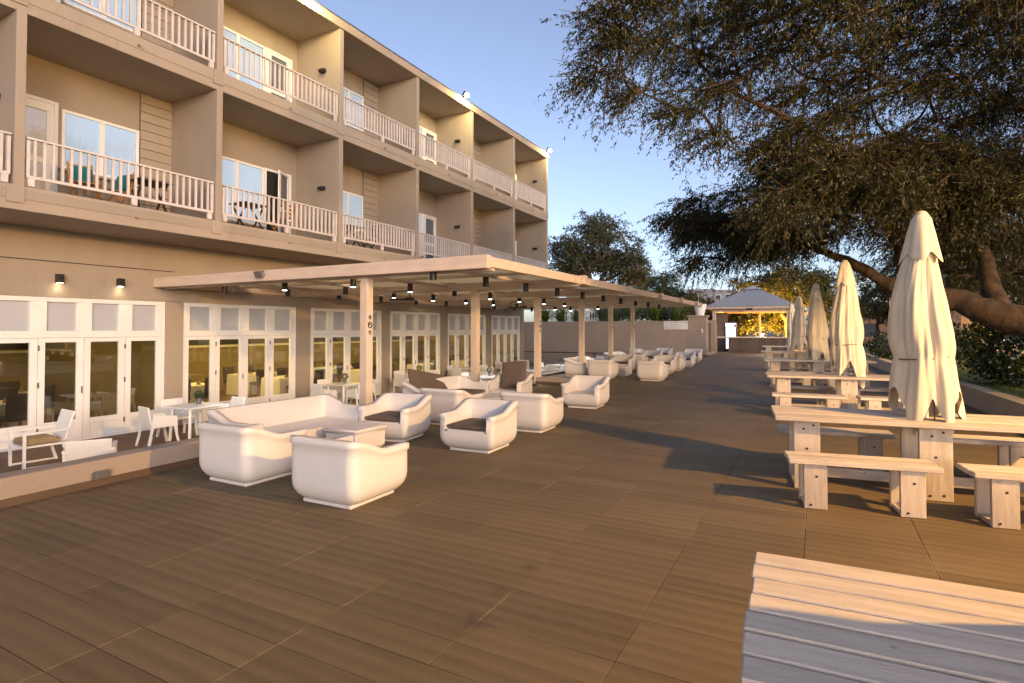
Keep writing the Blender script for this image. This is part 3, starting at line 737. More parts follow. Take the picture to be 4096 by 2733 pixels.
# round pictograms on the posts
def pictogram(post, i, z, r, kind):
    y = PY[i]; x = -7.35
    d = PB(); n = 20
    d.add([(x+.006, y+r*math.cos(2*math.pi*k/n), z+r*math.sin(2*math.pi*k/n)) for k in range(n)]+[(x+.001, y+r*math.cos(2*math.pi*k/n), z+r*math.sin(2*math.pi*k/n)) for k in range(n)],
          [tuple(range(n))]+[(k, (k+1) % n, n+(k+1) % n, n+k) for k in range(n)])
    d.build('pictogram', 'black', post)
    gph = PB(); X = x+.009
    def poly(pts): gph.add([(X, y+a*r, z+b*r) for a, b in pts], [tuple(range(len(pts)))])
    if kind == 0: poly([(-.6, .35), (-.4, .35), (-.3, -.5), (-.55, -.5)]); poly([(-.1, -.35), (.2, -.4), (.6, -.05), (.6, .25), (.45, .2), (.4, 0), (.15, -.1), (-.1, -.1)])
    elif kind == 1:
        poly([(-.5, -.05), (-.1, -.2), (.45, .25), (.45, .05), (.1, -.3), (.3, -.55), (-.4, -.6)])
        ring = [(.55*math.cos(t), .1+.6*math.sin(t)) for t in np.linspace(0, math.pi, 9)]; ring2 = [(.42*math.cos(t), .1+.46*math.sin(t)) for t in np.linspace(math.pi, 0, 9)]
        poly(ring+ring2)
    else: poly([(-.5, .3), (-.2, .3), (-.25, -.45), (-.5, -.45)]); poly([(.2, .3), (.5, .3), (.5, -.45), (.25, -.45)]); poly([(-.15, .1), (.15, .1), (.15, -.1), (-.15, -.1)])
    gph.build('pictogram_symbol', 'sign', post)
for i in (0, 2, 4, 5):
    for z, r, k in ((1.86, .038, 0), (1.72, .062, 1), (1.58, .038, 2)): pictogram(posts[i], i, z, r, k)

# cylinder spotlights under the purlins
sp_off = None; sp_on = None
ROWN = ['outer edge row', 'row above the posts', 'row over the terrace tables', 'row nearest the facade']
def spot(x, y, z, lit, xi=0):
    global sp_off, sp_on
    src = sp_on if lit else sp_off
    if src is None:
        t = thing('pergola_spotlight', 'lit black cylinder spotlight hanging under the pergola' if lit else 'unlit black cylinder spotlight hanging under the pergola', 'spotlight', (0, 0, 0), 0, 'lit pergola spotlights' if lit else 'unlit pergola spotlights')
        MB().lathe([(.058, 0), (.06, .004), (.06, .19), (.055, .195)], 20).build('housing', 'black', t)
        MB().lathe([(.046, -.004), (.046, .001)], 16).build('lens', 'lamp_glow' if lit else 'grey_metal', t)
        if lit: sp_on = t
        else: sp_off = t
    else: t = copy_tree(src)
    t.location = (x, y, z); tag(t, ('lit' if lit else 'unlit')+' black cylinder spotlight under the pergola, '+ROWN[xi], 'spotlight', ('lit' if lit else 'unlit')+' pergola spotlights, '+ROWN[xi]); return t
k = 0
for xi, x in enumerate(PURL):
    yy = [8.02+1.78*i for i in range(10)] if xi == 0 else [8.6+1.82*i for i in range(10)]
    for i, y in enumerate(yy):
        if y > 26.3: continue
        lit = (xi in (1, 2)) and (i+xi) % 5 != 3
        t = spot(x, y, BZ0+.085-.195, lit, xi)
        if lit and i % 2 == 0 and i < 9:
            add_light('spotlight_lamp', 'SPOT', (0, 0, -.02), 55, (.86, .93, 1.0), t, .03, (0, 0, 0), 80, .6); k += 1
for x, y, lab in ((-9.2, 11.3, 'black infrared heater bar hanging under the pergola beside the third door set'), (-9.1, 17.4, 'black infrared heater bar hanging under the pergola farther from the end beam')):
    t = thing('patio_heater', lab, 'heater', (x, y, 2.38), R(20))
    MB().box((0, 0, 0), (.62, .12, .05)).build('heater_bar', 'black', t, bevel=.01)
    MB().box((.2, 0, .02), (.2, .15, .06)).build('motor_box', 'black', t, bevel=.01)
    MB().tube([(-.24, 0, .0), (-.24, 0, .16), (-.2, 0, .2), (.16, 0, .22), (.2, 0, .16), (.22, 0, 0)], .014, 6).build('bracket', 'black', t)
t = thing('floodlight', 'small unlit floodlight clamped on the pergola end beam', 'floodlight', (-10.0, 7.79, 2.72))
MB().box((0, -.05, .03), (.20, .05, .14), rot=Matrix.Rotation(R(25), 3, 'X')).build('housing', 'grey_metal', t, bevel=.006); MB().tube([(-.12, 0, .0), (-.12, -.03, .1), (.12, -.03, .1), (.12, 0, .0)], .008, 5).build('bracket', 'black', t)

# ================================================================== LOUNGE FURNITURE
def tub_mesh(W, D, name):
    """moulded lounge seat: rounded underside, S-curved arms, lipped rim; faces +Y, back at -Y"""
    hw, hd = W/2, D/2; th = .095; SE = .30; AH, BHt = .50, .625; r = .19; cr = .10; zb = .03
    pts = []     # plan ring, counter-clockwise from front-right inner arm corner going to the right, back, left, front middle
    iw = hw-th; iy = -hd+th
    def ss(t): t = max(0, min(1, t)); return t*t*(3-2*t)
    def hgt(y): return AH+(BHt-AH)*ss((.08-y)/.42)
    ring = []   # (x, y, height, inner(x,y))
    ring.append((iw, hd, AH, (iw, hd))); ring.append((hw-.03, hd, AH, (iw, hd))); ring.append((hw, hd-.03, AH, (iw, hd-.02)))
    for i in range(1, 13):
        y = hd-.03-(D-.03-cr)*i/12; ring.append((hw, y, hgt(y), (iw, max(y, iy))))
    for i in range(1, 5):
        a = math.pi/2*i/5; ring.append((hw-cr+cr*math.cos(a), -hd+cr-cr*math.sin(a), BHt, (iw, iy)))
    nb = 8
    for i in range(nb+1):
        x = hw-cr-(W-2*cr)*i/nb; ring.append((x, -hd, BHt, (max(-iw, min(iw, x)), iy)))
    left = [(-x, y, h, (-ix, iyy)) for x, y, h, (ix, iyy) in reversed(ring[:-(nb+1)])]
    ring += left
    for i in range(1, 8):
        x = -iw+2*iw*i/8; ring.append((x, hd, SE, (x, hd)))
    # double points at the arm inner corners for the vertical step
    ring.insert(len(ring)-7, (-iw, hd, SE, (-iw, hd))); ring.append((iw, hd, SE, (iw, hd)))
    n = len(ring); mb = MB(); rows = []
    def off(x, y, d):   # move the plan point inwards by d on both axes
        sx = (hw-d)/hw; sy = (hd-d)/hd; return x*sx, y*sy
    for k in range(7):
        a = math.pi/2*k/6; z = zb+r*(1-math.cos(a)) if k else zb; ins = r*(1-math.sin(a))
        rows.append([(*off(x, y, ins*.72), min(z, h)) for x, y, h, _ in ring])
    rows.append([(x, y, (zb+r)*.25+(h-.075)*.75 if h > .4 else (zb+r+h)/2) for x, y, h, _ in ring])
    rows.append([(x, y, h-.070 if h > .4 else h-.01) for x, y, h, _ in ring])
    rows.append([(*off(x, y, -.015 if h > .4 and y < hd-.01 else 0), h-.056 if h > .4 else h-.005) for x, y, h, _ in ring])
    rows.append([(*off(x, y, -.015 if h > .4 and y < hd-.01 else 0), h) for x, y, h, _ in ring])
    rows.append([(i[0], i[1], h+.0) for x, y, h, i in ring])
    rows.append([(i[0]*.97, i[1] if i[1] > hd-.03 else i[1]+.015, SE) for x, y, h, i in ring])
    for row in rows: mb.v += row
    for a in range(len(rows)-1):
        for k in range(n):
            k2 = (k+1) % n; mb.f.append((a*n+k, a*n+k2, (a+1)*n+k2, (a+1)*n+k))
    mb.f.append(tuple(reversed(range(n))))
    me = bpy.data.meshes.new(name); bm = bmesh.new(); bv = [bm.verts.new(v) for v in mb.v]
    for f in mb.f:
        try: bm.faces.new([bv[i] for i in f])
        except ValueError: pass
    bmesh.ops.remove_doubles(bm, verts=bm.verts, dist=.0006)
    bmesh.ops.dissolve_degenerate(bm, edges=bm.edges, dist=.0006)
    bmesh.ops.recalc_face_normals(bm, faces=bm.faces)
    es = [e for e in bm.edges if len(e.link_faces) == 2 and e.calc_face_angle(0) > R(64) and e.calc_length() > .008]
    bmesh.ops.bevel(bm, geom=es, offset=.014, segments=3, affect='EDGES', clamp_overlap=True)
    q = [bm.verts.new(p) for p in ((-iw*.985, iy+.004, SE+.001), (iw*.985, iy+.004, SE+.001), (iw*.985, hd-.006, SE+.001), (-iw*.985, hd-.006, SE+.001))]; bm.faces.new(q)
    for f in bm.faces: f.smooth = True
    bm.to_mesh(me); bm.free(); me.materials.append(M['plastic']); return me
arm_me = tub_mesh(.83, .80, 'body'); sofa_me = tub_mesh(2.0, .80, 'body')
base_a = MB().box((0, 0, .017), (.60, .62, .034)).mesh('base', 'plastic', bevel=.006)
base_s = MB().box((0, 0, .017), (1.76, .62, .034)).mesh('base', 'plastic', bevel=.006)
def lounge(kind, label, x, y, face, group=None):
    t = thing('lounge_armchair' if kind == 'a' else 'lounge_sofa', label, 'armchair' if kind == 'a' else 'sofa', (x, y, .0), R(face-90), group)
    link('body', arm_me if kind == 'a' else sofa_me, t); link('base', base_a if kind == 'a' else base_s, t)
    return t
def cushion_mesh(w, d, h):
    mb = MB(); nx, ny = 10, 10; vs = []; 
    def pr(u): return (1-abs(u)**6)**.35
    for s in (-1, 1):
        for j in range(ny+1):
            for i in range(nx+1):
                u, v = -1+2*i/nx, -1+2*j/ny
                e = min(1, pr(u)*pr(v)+.0)
                vs.append((u*w/2*(1-.012*abs(v)**2), v*d/2, h/2+s*h/2*(.42+.58*e) if True else 0))
    m_ = (nx+1)*(ny+1); fs = []
    for j in range(ny):
        for i in range(nx):
            a = j*(nx+1)+i; fs.append((a, a+nx+1, a+nx+2, a+1)); fs.append((m_+a, m_+a+1, m_+a+nx+2, m_+a+nx+1))
    edge = [i for i in range(nx+1)]+[j*(nx+1)+nx for j in range(1, ny+1)]+[ny*(nx+1)+i for i in range(nx-1, -1, -1)]+[j*(nx+1) for j in range(ny-1, 0, -1)]
    for p, q in zip(edge, edge[1:]+edge[:1]): fs.append((p, q, m_+q, m_+p))
    mb.add(vs, fs); return mb.mesh('cushion', 'cushion', smooth=True)
cu_a = cushion_mesh(.60, .60, .075); cu_b = cushion_mesh(1.30, .62, .09); cu_s = cushion_mesh(1.7, .58, .075); cu_h = cushion_mesh(.58, .60, .085)
def seat_cushion(label, x, y, face, me=None, dy=.08):
    f = R(face); o = link('seat_cushion', me or cu_a, None, (x+math.cos(f)*dy, y+math.sin(f)*dy, .301), f-R(90)); return tag(o, label, 'cushion')

lounge('a', 'white moulded armchair turned its back beside the coffee table, standing apart from the wall', -4.06, 4.20, 91)
lounge('a', 'white moulded armchair turned its back, next to the near end of the long bare sofa', -5.56, 4.25, 90)
lounge('s', 'long white moulded sofa without cushions along the low wall', -6.40, 5.50, 0)
lounge('a', 'white armchair with brown seat cushion near the first pergola post', -5.64, 6.80, -82)
seat_cushion('brown seat cushion on the armchair near the first pergola post', -5.64, 6.80, -82)
lounge('a', 'white armchair with brown seat cushion standing out on the open deck', -4.14, 6.78, -88)
seat_cushion('brown seat cushion on the armchair out on the open deck', -4.14, 6.78, -88)
lounge('a', 'white armchair turned its back in front of the sofa with leaning brown cushion', -5.66, 8.32, 90)
lounge('s', 'white sofa with a long brown cushion leaning against its back', -6.60, 9.55, 0)
lounge('a', 'white armchair turned its back, just behind the cushioned armchair on the open deck', -4.16, 8.45, 92)
lounge('a', 'white armchair with a brown cushion propped upright in it', -6.08, 11.25, -84)
lounge('a', 'empty white armchair without cushion beside the ramp opening', -4.33, 11.40, -88)
# leaning cushions
o = link('back_cushion', cu_b, None, (-6.92, 9.32, .46)); o.rotation_euler = (R(70), R(10), R(92)); tag(o, 'long brown cushion leaning on the back of the white sofa', 'cushion')
o = link('seat_cushion', cu_s, None, (-6.5, 9.55, .301), R(-90)); tag(o, 'flat brown cushion lying on the seat of the white sofa', 'cushion')
o = link('back_cushion', cu_h, None, (-6.05, 11.40, .60)); o.rotation_euler = (R(72), R(-5), R(6)); tag(o, 'square brown cushion propped upright in the white armchair', 'cushion')

ctm = None
def coffee_table(label, x, y, sx=.62, sy=.78, rz=0):
    t = thing('coffee_table', label, 'table', (x, y, 0), rz)
    MB().box((0, 0, .155), (sx-.05, sy-.05, .25), top=(1.02, 1.02)).build('body', 'plastic', t, bevel=.03, seg=3, smooth=True)
    MB().box((0, 0, .302), (sx, sy, .05)).build('top', 'plastic', t, bevel=.016, seg=3, smooth=True); MB().box((0, 0, .015), (sx-.16, sy-.16, .03)).build('base', 'plastic', t)
coffee_table('low white coffee table between the bare sofa and armchairs', -5.56, 5.86, .62, .62)
coffee_table('low white coffee table before the sofa with brown cushions', -5.62, 9.75)
coffee_table('low white coffee table in the farther lounge group', -6.10, 19.45, .62, .9)
coffee_table('low white coffee table among the lounge seats nearest the garden wall', -6.4, 28.2)
# farther group
G = 'far lounge armchairs'
far = [('s', 'white sofa in the farther lounge group beside its coffee table', -7.30, 19.1, 0), ('s', 'white sofa by a pergola post past the farther coffee table', -7.55, 24.0, 0), ('s', 'white sofa nearest the garden wall under the pergola edge', -7.75, 28.1, 0),
       ('a', 'white armchair turned its back, between far sofa and coffee table', -6.30, 18.15, 90), ('a', 'white armchair turned its back, alone on the deck beside the farther lounge group', -4.66, 18.2, 88)]
for k, lab, x, y, f in far: lounge(k, lab, x, y, f)
for x, y, f, c in ((-6.62, 21.35, -86, 1), (-5.06, 21.42, -88, 1), (-5.10, 25.4, -88, 1), (-5.50, 29.4, -88, 1), (-6.78, 26.5, -88, 1), (-7.12, 30.1, -88, 1)):
    lounge('a', 'white armchair with brown seat cushion in the farther lounge group', x, y, f, G)
    o = seat_cushion('brown seat cushion on an armchair of the farther lounge group', x, y, f); o['group'] = 'far seat cushions'
for x, y in ((-5.03, 22.85), (-6.5, 22.7)): lounge('a', 'white armchair turned its back behind a cushioned armchair of the farther group', x, y, 90, 'far armchairs seen from behind')

# ================================================================== TERRACE FURNITURE
def resin_chair():
    t = thing('terrace_chair', 'white', 'chair')
    MB().box((0, .02, .42), (.50, .46, .05)).build('seat', 'plastic2', t, bevel=.015)
    MB().box((0, -.245, .58), (.50, .035, .46), rot=Matrix.Rotation(R(9), 3, 'X'), top=(.96, 1)).build('backrest', 'plastic2', t, bevel=.012)
    for s in (-1, 1):
        a = MB(); x0, x1 = s*.252, s*.285
        prof = [(-.27, .20), (-.24, .20), (-.19, .40), (.17, .40), (.22, .20), (.25, .20), (.235, .60), (-.21, .66)]
        a.add([(x0, y, z) for y, z in prof]+[(x1, y, z) for y, z in prof], [tuple(range(8)), tuple(range(15, 7, -1))]+[(i, (i+1) % 8, 8+(i+1) % 8, 8+i) for i in range(8)])
        a.build('armrest', 'plastic2', t)
        for yy, d in ((-.25, -1), (.235, 1)): MB().bar((s*.268, yy*.97, .24), (s*.285, yy+d*.045, 0), .05, .045).build('leg', 'plastic2', t, bevel=.006)
    return t
rc = None
def put_chair(x, y, face, label, group):
    global rc
    if rc is None: rc = resin_chair(); t = rc
    else: t = copy_tree(rc)
    t.location = (x, y, TZ); t.rotation_euler = (0, 0, R(face-90)); tag(t, label, 'chair', group)
def topiary(x, y, z, label):
    t = thing('potted_plant', label, 'plant', (x, y, z), group='topiary pots on terrace tables')
    MB().lathe([(.045, 0), (.06, .13), (.055, .13), (.05, .10)], 14).build('pot', 'grey_metal', t, smooth=True)
    n = 420; d = nprng.normal(size=(n, 3)); d /= np.linalg.norm(d, axis=1, keepdims=True)
    p = d*nprng.uniform(.05, .095, n)[:, None]+np.array([0, 0, .20])
    quads_object('foliage', leaf_quads(p, d+nprng.normal(size=(n, 3))*.5, nprng.uniform(.02, .035, n), nprng.uniform(.012, .02, n), nprng), 'leaf_topiary', t)
tt = None
def terrace_table(x, y, label, chairs, pot=True, group=None, where=''):
    global tt
    if tt is None:
        tt = thing('terrace_table', label, 'table')
        MB().box((0, 0, .725), (.85, .85, .03)).build('top', 'plastic2', tt, bevel=.006)
        for s in (-1, 1):
            for u in (-1, 1): MB().bar((s*.30, u*.30, .71), (s*.34, u*.34, 0), .05, .05).build('leg', 'plastic2', tt)
        MB().box((0, 0, .69), (.66, .66, .03)).build('frame', 'plastic2', tt); t = tt
    else: t = copy_tree(tt)
    t.location = (x, y, TZ); tag(t, label, 'table', group)
    for a in chairs:
        r = .72; put_chair(x+r*math.cos(R(a)), y+r*math.sin(R(a)), a+180, 'white resin armchair at the terrace table '+where, 'terrace chairs '+where)
    if pot: topiary(x-.05, y+.1, TZ+.741, 'clipped ball plant in grey pot on the table '+where)
TL = 'square white terrace table with a small potted plant, '
WHERE = ['before the first two door sets', 'before the second and third door sets', 'before the fourth door set', 'before the fifth door set', 'before the last door set', 'beside the ramp', 'under the third pergola bay', 'under the fourth pergola bay', 'past the pergola end']
for wi, (x, y, ch) in enumerate(((-11.72, 7.55, (175, 262, 88)), (-12.45, 12.6, (170, 80, 265, 352)), (-12.75, 16.6, (90, 265, 175)), (-12.75, 20.1, (90, 180, 268, 355)), (-12.9, 24.4, (90, 180, 268)), (-9.95, 16.9, (180, 85, 268)), (-9.95, 20.2, (90, 180, 268, 5)), (-10.2, 23.7, (90, 180, 268, 5)), (-10.9, 30.0, (90, 180, 268, 5)))):
    terrace_table(x, y, TL+WHERE[wi], ch, True, None, WHERE[wi])
# lounge chair with tan cushion by the first doors
t = thing('garden_armchair', 'white metal armchair with tan seat cushion before the first glazed doors', 'chair', (-11.97, 4.88, TZ), R(176))
MB().box((0, 0, .37), (.58, .60, .035)).build('seat_frame', 'plastic2', t, bevel=.006)
MB().box((0, .03, .425), (.53, .55, .045)).build('seat_cushion', 'tan_cushion', t, bevel=.02, seg=2); MB().box((0, .05, .47), (.50, .48, .045)).build('seat_cushion', 'tan_cushion', t, bevel=.02, seg=2)
MB().box((0, -.36, .66), (.54, .035, .50), rot=Matrix.Rotation(R(16), 3, 'X')).build('backrest', 'plastic2', t, bevel=.01)
for s in (-1, 1):
    MB().box((s*.31, .02, .60), (.05, .66, .03)).build('armrest', 'plastic2', t, bevel=.005)
    MB().bar((s*.31, .30, .59), (s*.31, .30, 0), .04, .04).build('leg', 'plastic2', t); MB().bar((s*.30, -.24, .38), (s*.30, -.36, 0), .04, .04).build('leg', 'plastic2', t); MB().box((s*.31, -.02, .02), (.035, .62, .03)).build('skid', 'plastic2', t)
t = thing('garden_armchair', 'white armchair behind the low wall, only its arms and back edge showing', 'chair', (-9.72, 4.62, TZ), R(60))
MB().box((0, 0, .38), (.56, .56, .04)).build('seat', 'plastic2', t); MB().box((0, -.29, .56), (.56, .035, .36), rot=Matrix.Rotation(R(14), 3, 'X')).build('backrest', 'plastic2', t, bevel=.01)
for s in (-1, 1):
    MB().box((s*.29, 0, .58), (.055, .62, .03)).build('armrest', 'plastic2', t)
    for u in (-1, 1): MB().bar((s*.29, u*.27, .57), (s*.29, u*.28, 0), .04, .04).build('leg', 'plastic2', t)
t = thing('side_table', 'slim white metal table by a pergola post beside the ramp', 'table', (-7.85, 12.6, TZ)); MB().box((0, 0, .73), (.8, .5, .03)).build('top', 'plastic2', t)
for s in (-1, 1):
    for u in (-1, 1): MB().box((s*.37, u*.22, .36), (.035, .035, .72)).build('leg', 'plastic2', t)

# ================================================================== PICNIC TABLES AND PARASOLS
def picnic_table(label, x, y, rz, L=2.8, D=.92, np_=7, group=None):
    t = thing('picnic_table', label, 'table', (x, y, 0), rz, group)
    w = D/np_
    for i in range(np_):
        MB().box((rnd.uniform(-.006, .006), -D/2+w*(i+.5), .728+rnd.uniform(-.002, .002)), (L, w-rnd.uniform(.014, .022), .044)).build('plank', 'pale_wood', t, bevel=.005)
    for u in (-L/2+.30, 0, L/2-.30):
        ww = .27 if abs(u) < .1 else .24
        for s in (-1, 1): MB().box((u, s*.33, .353), (ww, .045, .70)).build('leg', 'pale_wood_v', t, bevel=.005)
        MB().box((u, 0, .022), (ww-.01, .60, .04)).build('foot_board', 'pale_wood', t, bevel=.004); MB().box((u, 0, .684), (ww-.01, .60, .04)).build('cross_board', 'pale_wood', t)
    for u in (-L/2+.30, 0, L/2-.30):
        for dx, z in ((-.03, .62), (.06, .66), (0, .42), (-.05, .05), (.06, .06)):
            bo = MB().lathe([(.011, 0), (.011, .004), (.006, .006)], 8).build('bolt', 'dark', t); bo.location = (u+dx, -.353, z); bo.rotation_euler = (R(90), 0, 0)
    MB().box((0, 0, .12), (L-.7, .045, .10)).build('stretcher', 'pale_wood', t, bevel=.004)
    return t
def bench(label, x, y, rz, L=1.2, group=None):
    t = thing('picnic_bench', label, 'bench', (x, y, 0), rz, group)
    for i in range(3): MB().box((rnd.uniform(-.005, .005), -.13+.13*i, .428), (L, .118, .044)).build('plank', 'pale_wood', t, bevel=.005)
    for u in (-L/2+.22, L/2-.22):
        for s in (-1, 1): MB().box((u, s*.145, .203), (.19, .04, .40)).build('leg', 'pale_wood_v', t, bevel=.004)
        MB().box((u, 0, .02), (.16, .25, .035)).build('foot_board', 'pale_wood', t)
        for dx, z in ((.01, .30), (-.04, .04)):
            bo = MB().lathe([(.010, 0), (.010, .004), (.005, .006)], 8).build('bolt', 'dark', t); bo.location = (u+dx, -.166, z); bo.rotation_euler = (R(90), 0, 0)
    return t
def parasol(label, x, y, top, seed, turn=0.0):
    t = thing('closed_parasol', label, 'parasol', (x, y, 0), turn)
    rs = random.Random(seed)
    MB().tube([(0, 0, .0), (0, 0, top-.06)], .024, 12).build('pole', 'trim_wood', t); MB().lathe([(.035, .74), (.035, .90), (.03, .91)], 12).build('pole_sleeve', 'white_paint', t)
    n = 128; zt = top; zr = 1.36; rows = []
    nf = 7; bnd = [0.0]
    for i in range(nf): bnd.append(bnd[-1]+rs.uniform(.65, 1.35))
    bnd = [q/bnd[-1]*2*math.pi for q in bnd]; am = [rs.uniform(.6, 1.3) for _ in range(nf)]
    tips = [rs.uniform(0, .5)+i*1.26 for i in range(5)]; tipl = [rs.uniform(.55, 1.15) for _ in tips]
    lob = rs.uniform(0, 6.28); H = zt-zr
    def fold(th):
        th %= 2*math.pi
        for i in range(nf):
            if th <= bnd[i+1]:
                u = (th-bnd[i])/(bnd[i+1]-bnd[i]); return am[i]*(abs(math.sin(math.pi*u))**.55)*.8+.22*abs(math.sin(2.5*math.pi*u+i))
        return 0
    def tip(th):
        v = 0
        for t0, l in zip(tips, tipl):
            dd = (th-t0+math.pi) % (2*math.pi)-math.pi; v = max(v, l*max(0, 1-abs(dd)/.66))
        return v
    pr = [(0, .018), (.02, .055), (.08, .072), (.22, .100), (.40, .130), (.60, .162), (.80, .190), (1.0, .214), (1.15, .232), (H-.16, .245), (H-.06, .243), (H, .234), (H+.06, .240), (H+.16, .246), (H+.28, .260), (H+.40, .268), (H+.48, .270)]
    for d, rr in pr:
        row = []; td = min(1, d/.7)
        for k in range(n):
            th = 2*math.pi*k/n+.22*math.sin(d*1.3+seed)*td; f = fold(th)
            pin = 1-.4*math.exp(-((d-H)/.07)**2)
            r_ = rr*(.80+.36*f*td*pin+.20*(1-td)+.14*(1-pin)*td)*(1+.10*math.cos(th-lob)*td)
            r_ += (.010*math.sin(5*d+2*th+seed)+.007*math.sin(11*d+5*th+2*seed)+.004*math.sin(23*th+9*d))*td
            dl = (th-lob+math.pi) % (2*math.pi)-math.pi
            r_ += .055*math.exp(-(dl/.55)**2-((d-H+.22)/.26)**2)+.03*math.exp(-((dl-2.2)/.6)**2-((d-.9)/.3)**2)
            z = zt-d
            if d > H:
                q = (d-H)/.48; tp = tip(th); z = zr-(d-H)*(.62+1.0*tp); r_ *= 1+.16*q*(tp-.35)
            row.append((r_*math.cos(th)+.022*math.sin(2.6*d+seed)*td, r_*math.sin(th)+.018*math.sin(2.1*d+2*seed)*td, z))
        rows.append(row)
    mb = MB()
    for row in rows: mb.v += row
    for i in range(len(rows)-1):
        for k in range(n): k2 = (k+1) % n; mb.f.append((i*n+k, i*n+k2, (i+1)*n+k2, (i+1)*n+k))
    mb.f.append(tuple(range(n)))
    co = mb.build('canopy', 'canvas', t, smooth=True)
    md = co.modifiers.new('sub', 'SUBSURF'); md.levels = 1; md.render_levels = 1
    inn = MB(); inn.lathe([(.15+.0*k_, z_) for k_, z_ in ((0, zr+.05), (1, zr-.2), (2, zr-.42))], 24); inn.v = [(x_*(1+.28*math.cos(5*math.atan2(y_, x_)+seed)), y_*(1+.28*math.cos(5*math.atan2(y_, x_)+seed)), z_-.06*math.cos(3*math.atan2(y_, x_))*(z_ < zr-.3)) for x_, y_, z_ in inn.v]; inn.f = inn.f[:-2]; inn.build('inner_fold', 'canvas', t, smooth=True)
    # wind vent cap over the top
    mb = MB(); rows = []
    for d, rr in ((-.02, .02), (-.012, .055), (.04, .082), (.16, .108), (.28, .138), (.38, .160)):
        row = []
        for k in range(n):
            th = 2*math.pi*k/n; c = .6*math.cos(th*5+seed)+.4*math.cos(th*8+2*seed); q = max(0, d/.40)
            r_ = rr*(1+.19*c*q+.07*math.cos(3*th+seed)*q)+.006; row.append((r_*math.cos(th), r_*math.sin(th), zt-d-(.13*(c*.5+.5)*q*q if d > .2 else 0)))
        rows.append(row)
    for row in rows: mb.v += row
    for i in range(len(rows)-1):
        for k in range(n): k2 = (k+1) % n; mb.f.append((i*n+k, i*n+k2, (i+1)*n+k2, (i+1)*n+k))
    mb.f.append(tuple(range(n))); mb.build('vent_cap', 'canvas', t, smooth=True)
    MB().lathe([(.03, zt+.0), (.05, zt+.02), (.05, zt+.035), (.02, zt+.05)], 12).build('finial', 'canvas', t, smooth=True)
    rp_ = MB(); rp_.tube([(.240*(1+.13*math.cos(a-lob))*math.cos(a), .240*(1+.13*math.cos(a-lob))*math.sin(a), zr-.0+.02*math.sin(a+1)) for a in np.linspace(0, 2*math.pi, 28)], .008, 6); rp_.build('tie_rope', 'rope', t)
    MB().tube([(.07, -.18, zr), (.05, -.20, 1.0), (.06, -.19, .6)], .006, 5).build('pull_cord', 'rope', t)
    return t
ROW = [(.95, 7.08, 6.5, 2.80), (.48, 12.65, 6.0, 2.92), (-.02, 18.7, 6.0, 2.92), (-.62, 25.3, 7.0, 2.9), (-1.15, 32.6, 6.0, 2.9)]
desc = ['beneath the tallest showing parasol, its planks half in shadow', 'second along the deck row from the front platform table', 'third along the deck row from the front platform table', 'fourth along the deck row, towards the kiosk', 'last of the row before the kiosk counter']
pd = ['cream closed parasol tied with dark rope, largest, at the picnic table beside the low kerb', 'cream closed parasol at the second picnic table of the row', 'cream closed parasol at the third picnic table of the row', 'cream closed parasol at the fourth picnic table, towards the kiosk', 'cream closed parasol at the picnic table before the kiosk']
for i, (x, y, a, tp) in enumerate(ROW):
    a = R(a); picnic_table('whitewashed plank picnic table, '+desc[i], x, y, a)
    c, s = math.cos(a), math.sin(a)
    for (u, v) in ((-.73, -.86), (.66, -.86), (-.71, .80), (.63, .80)):
        wx, wy = x+u*c-v*s, y+u*s+v*c
        bench('whitewashed plank bench at the %s picnic table, %s, %s' % (('first', 'second', 'third', 'fourth', 'last')[i], 'kiosk side' if v > 0 else 'side away from the kiosk', 'kerb end' if u > 0 else 'lounge end'), wx, wy, a+R(rnd.uniform(-1.5, 1.5)) if i else a+(R(3) if v < 0 else 0), group='picnic benches')
    parasol(pd[i], x, y, tp, 3+i*5, R(20*i))
picnic_table('large whitewashed plank table on its own without benches, its top mostly in shade', 1.19, 2.11, R(2.5), 2.8, .95, 7)
parasol('closed cream parasol, unseen and added for its shadow, in the table without benches', 1.195, 2.134, 2.8, 31)  # unseen parasol added to throw shadow around the front table

# ================================================================== GARDEN WALL, SIGN, STEPS
YW = 35.66
t = thing('garden_wall', 'tall beige rendered retaining wall topped with plants at the deck end', 'wall', (-12, YW, 0))
MB().span((-8.0, 0, -.9), (5.05, .28, 2.13)).build('wall_body', 'stucco_wall', t, bevel=.01)
MB().span((5.055, -.012, -.05), (6.14, .62, 2.36)).build('pillar', 'stucco_wall', t, bevel=.01); MB().span((4.98, -.08, 2.363), (6.22, .70, 2.455)).build('pillar_cap', 'stucco', t, bevel=.012)
MB().span((5.05, -.022, 0), (6.16, .63, .07)).build('skirting', 'skirting', t); MB().span((-8, -.012, 0), (5.045, -.001, .07)).build('skirting', 'skirting', t)
t = thing('planter_pot', 'empty tapered white planter standing on the wall pillar', 'planter', (-6.28, YW+.3, 2.456))
MB().lathe([(.23, 0), (.40, .68), (.37, .68), (.33, .55), (.05, .5)], 28).build('pot', 'plastic2', t, smooth=True)
def text_mesh(body, size, m):
    cu = bpy.data.curves.new('txt', 'FONT'); cu.body = body; cu.size = size; cu.extrude = .001; cu.resolution_u = 2
    ob = bpy.data.objects.new('txt', cu); col.objects.link(ob); bpy.context.view_layer.update()
    me = bpy.data.meshes.new_from_object(ob.evaluated_get(bpy.context.evaluated_depsgraph_get()))
    bpy.data.objects.remove(ob); me.materials.clear(); me.materials.append(M[m]); return me
t = thing('direction_sign', 'white sign board with four lines of grey lettering on the garden wall', 'sign', (-7.66, YW-.02, 1.60))
MB().span((-.74, -.012, 0), (.72, .018, .50)).build('board', 'sign', t, bevel=.003)
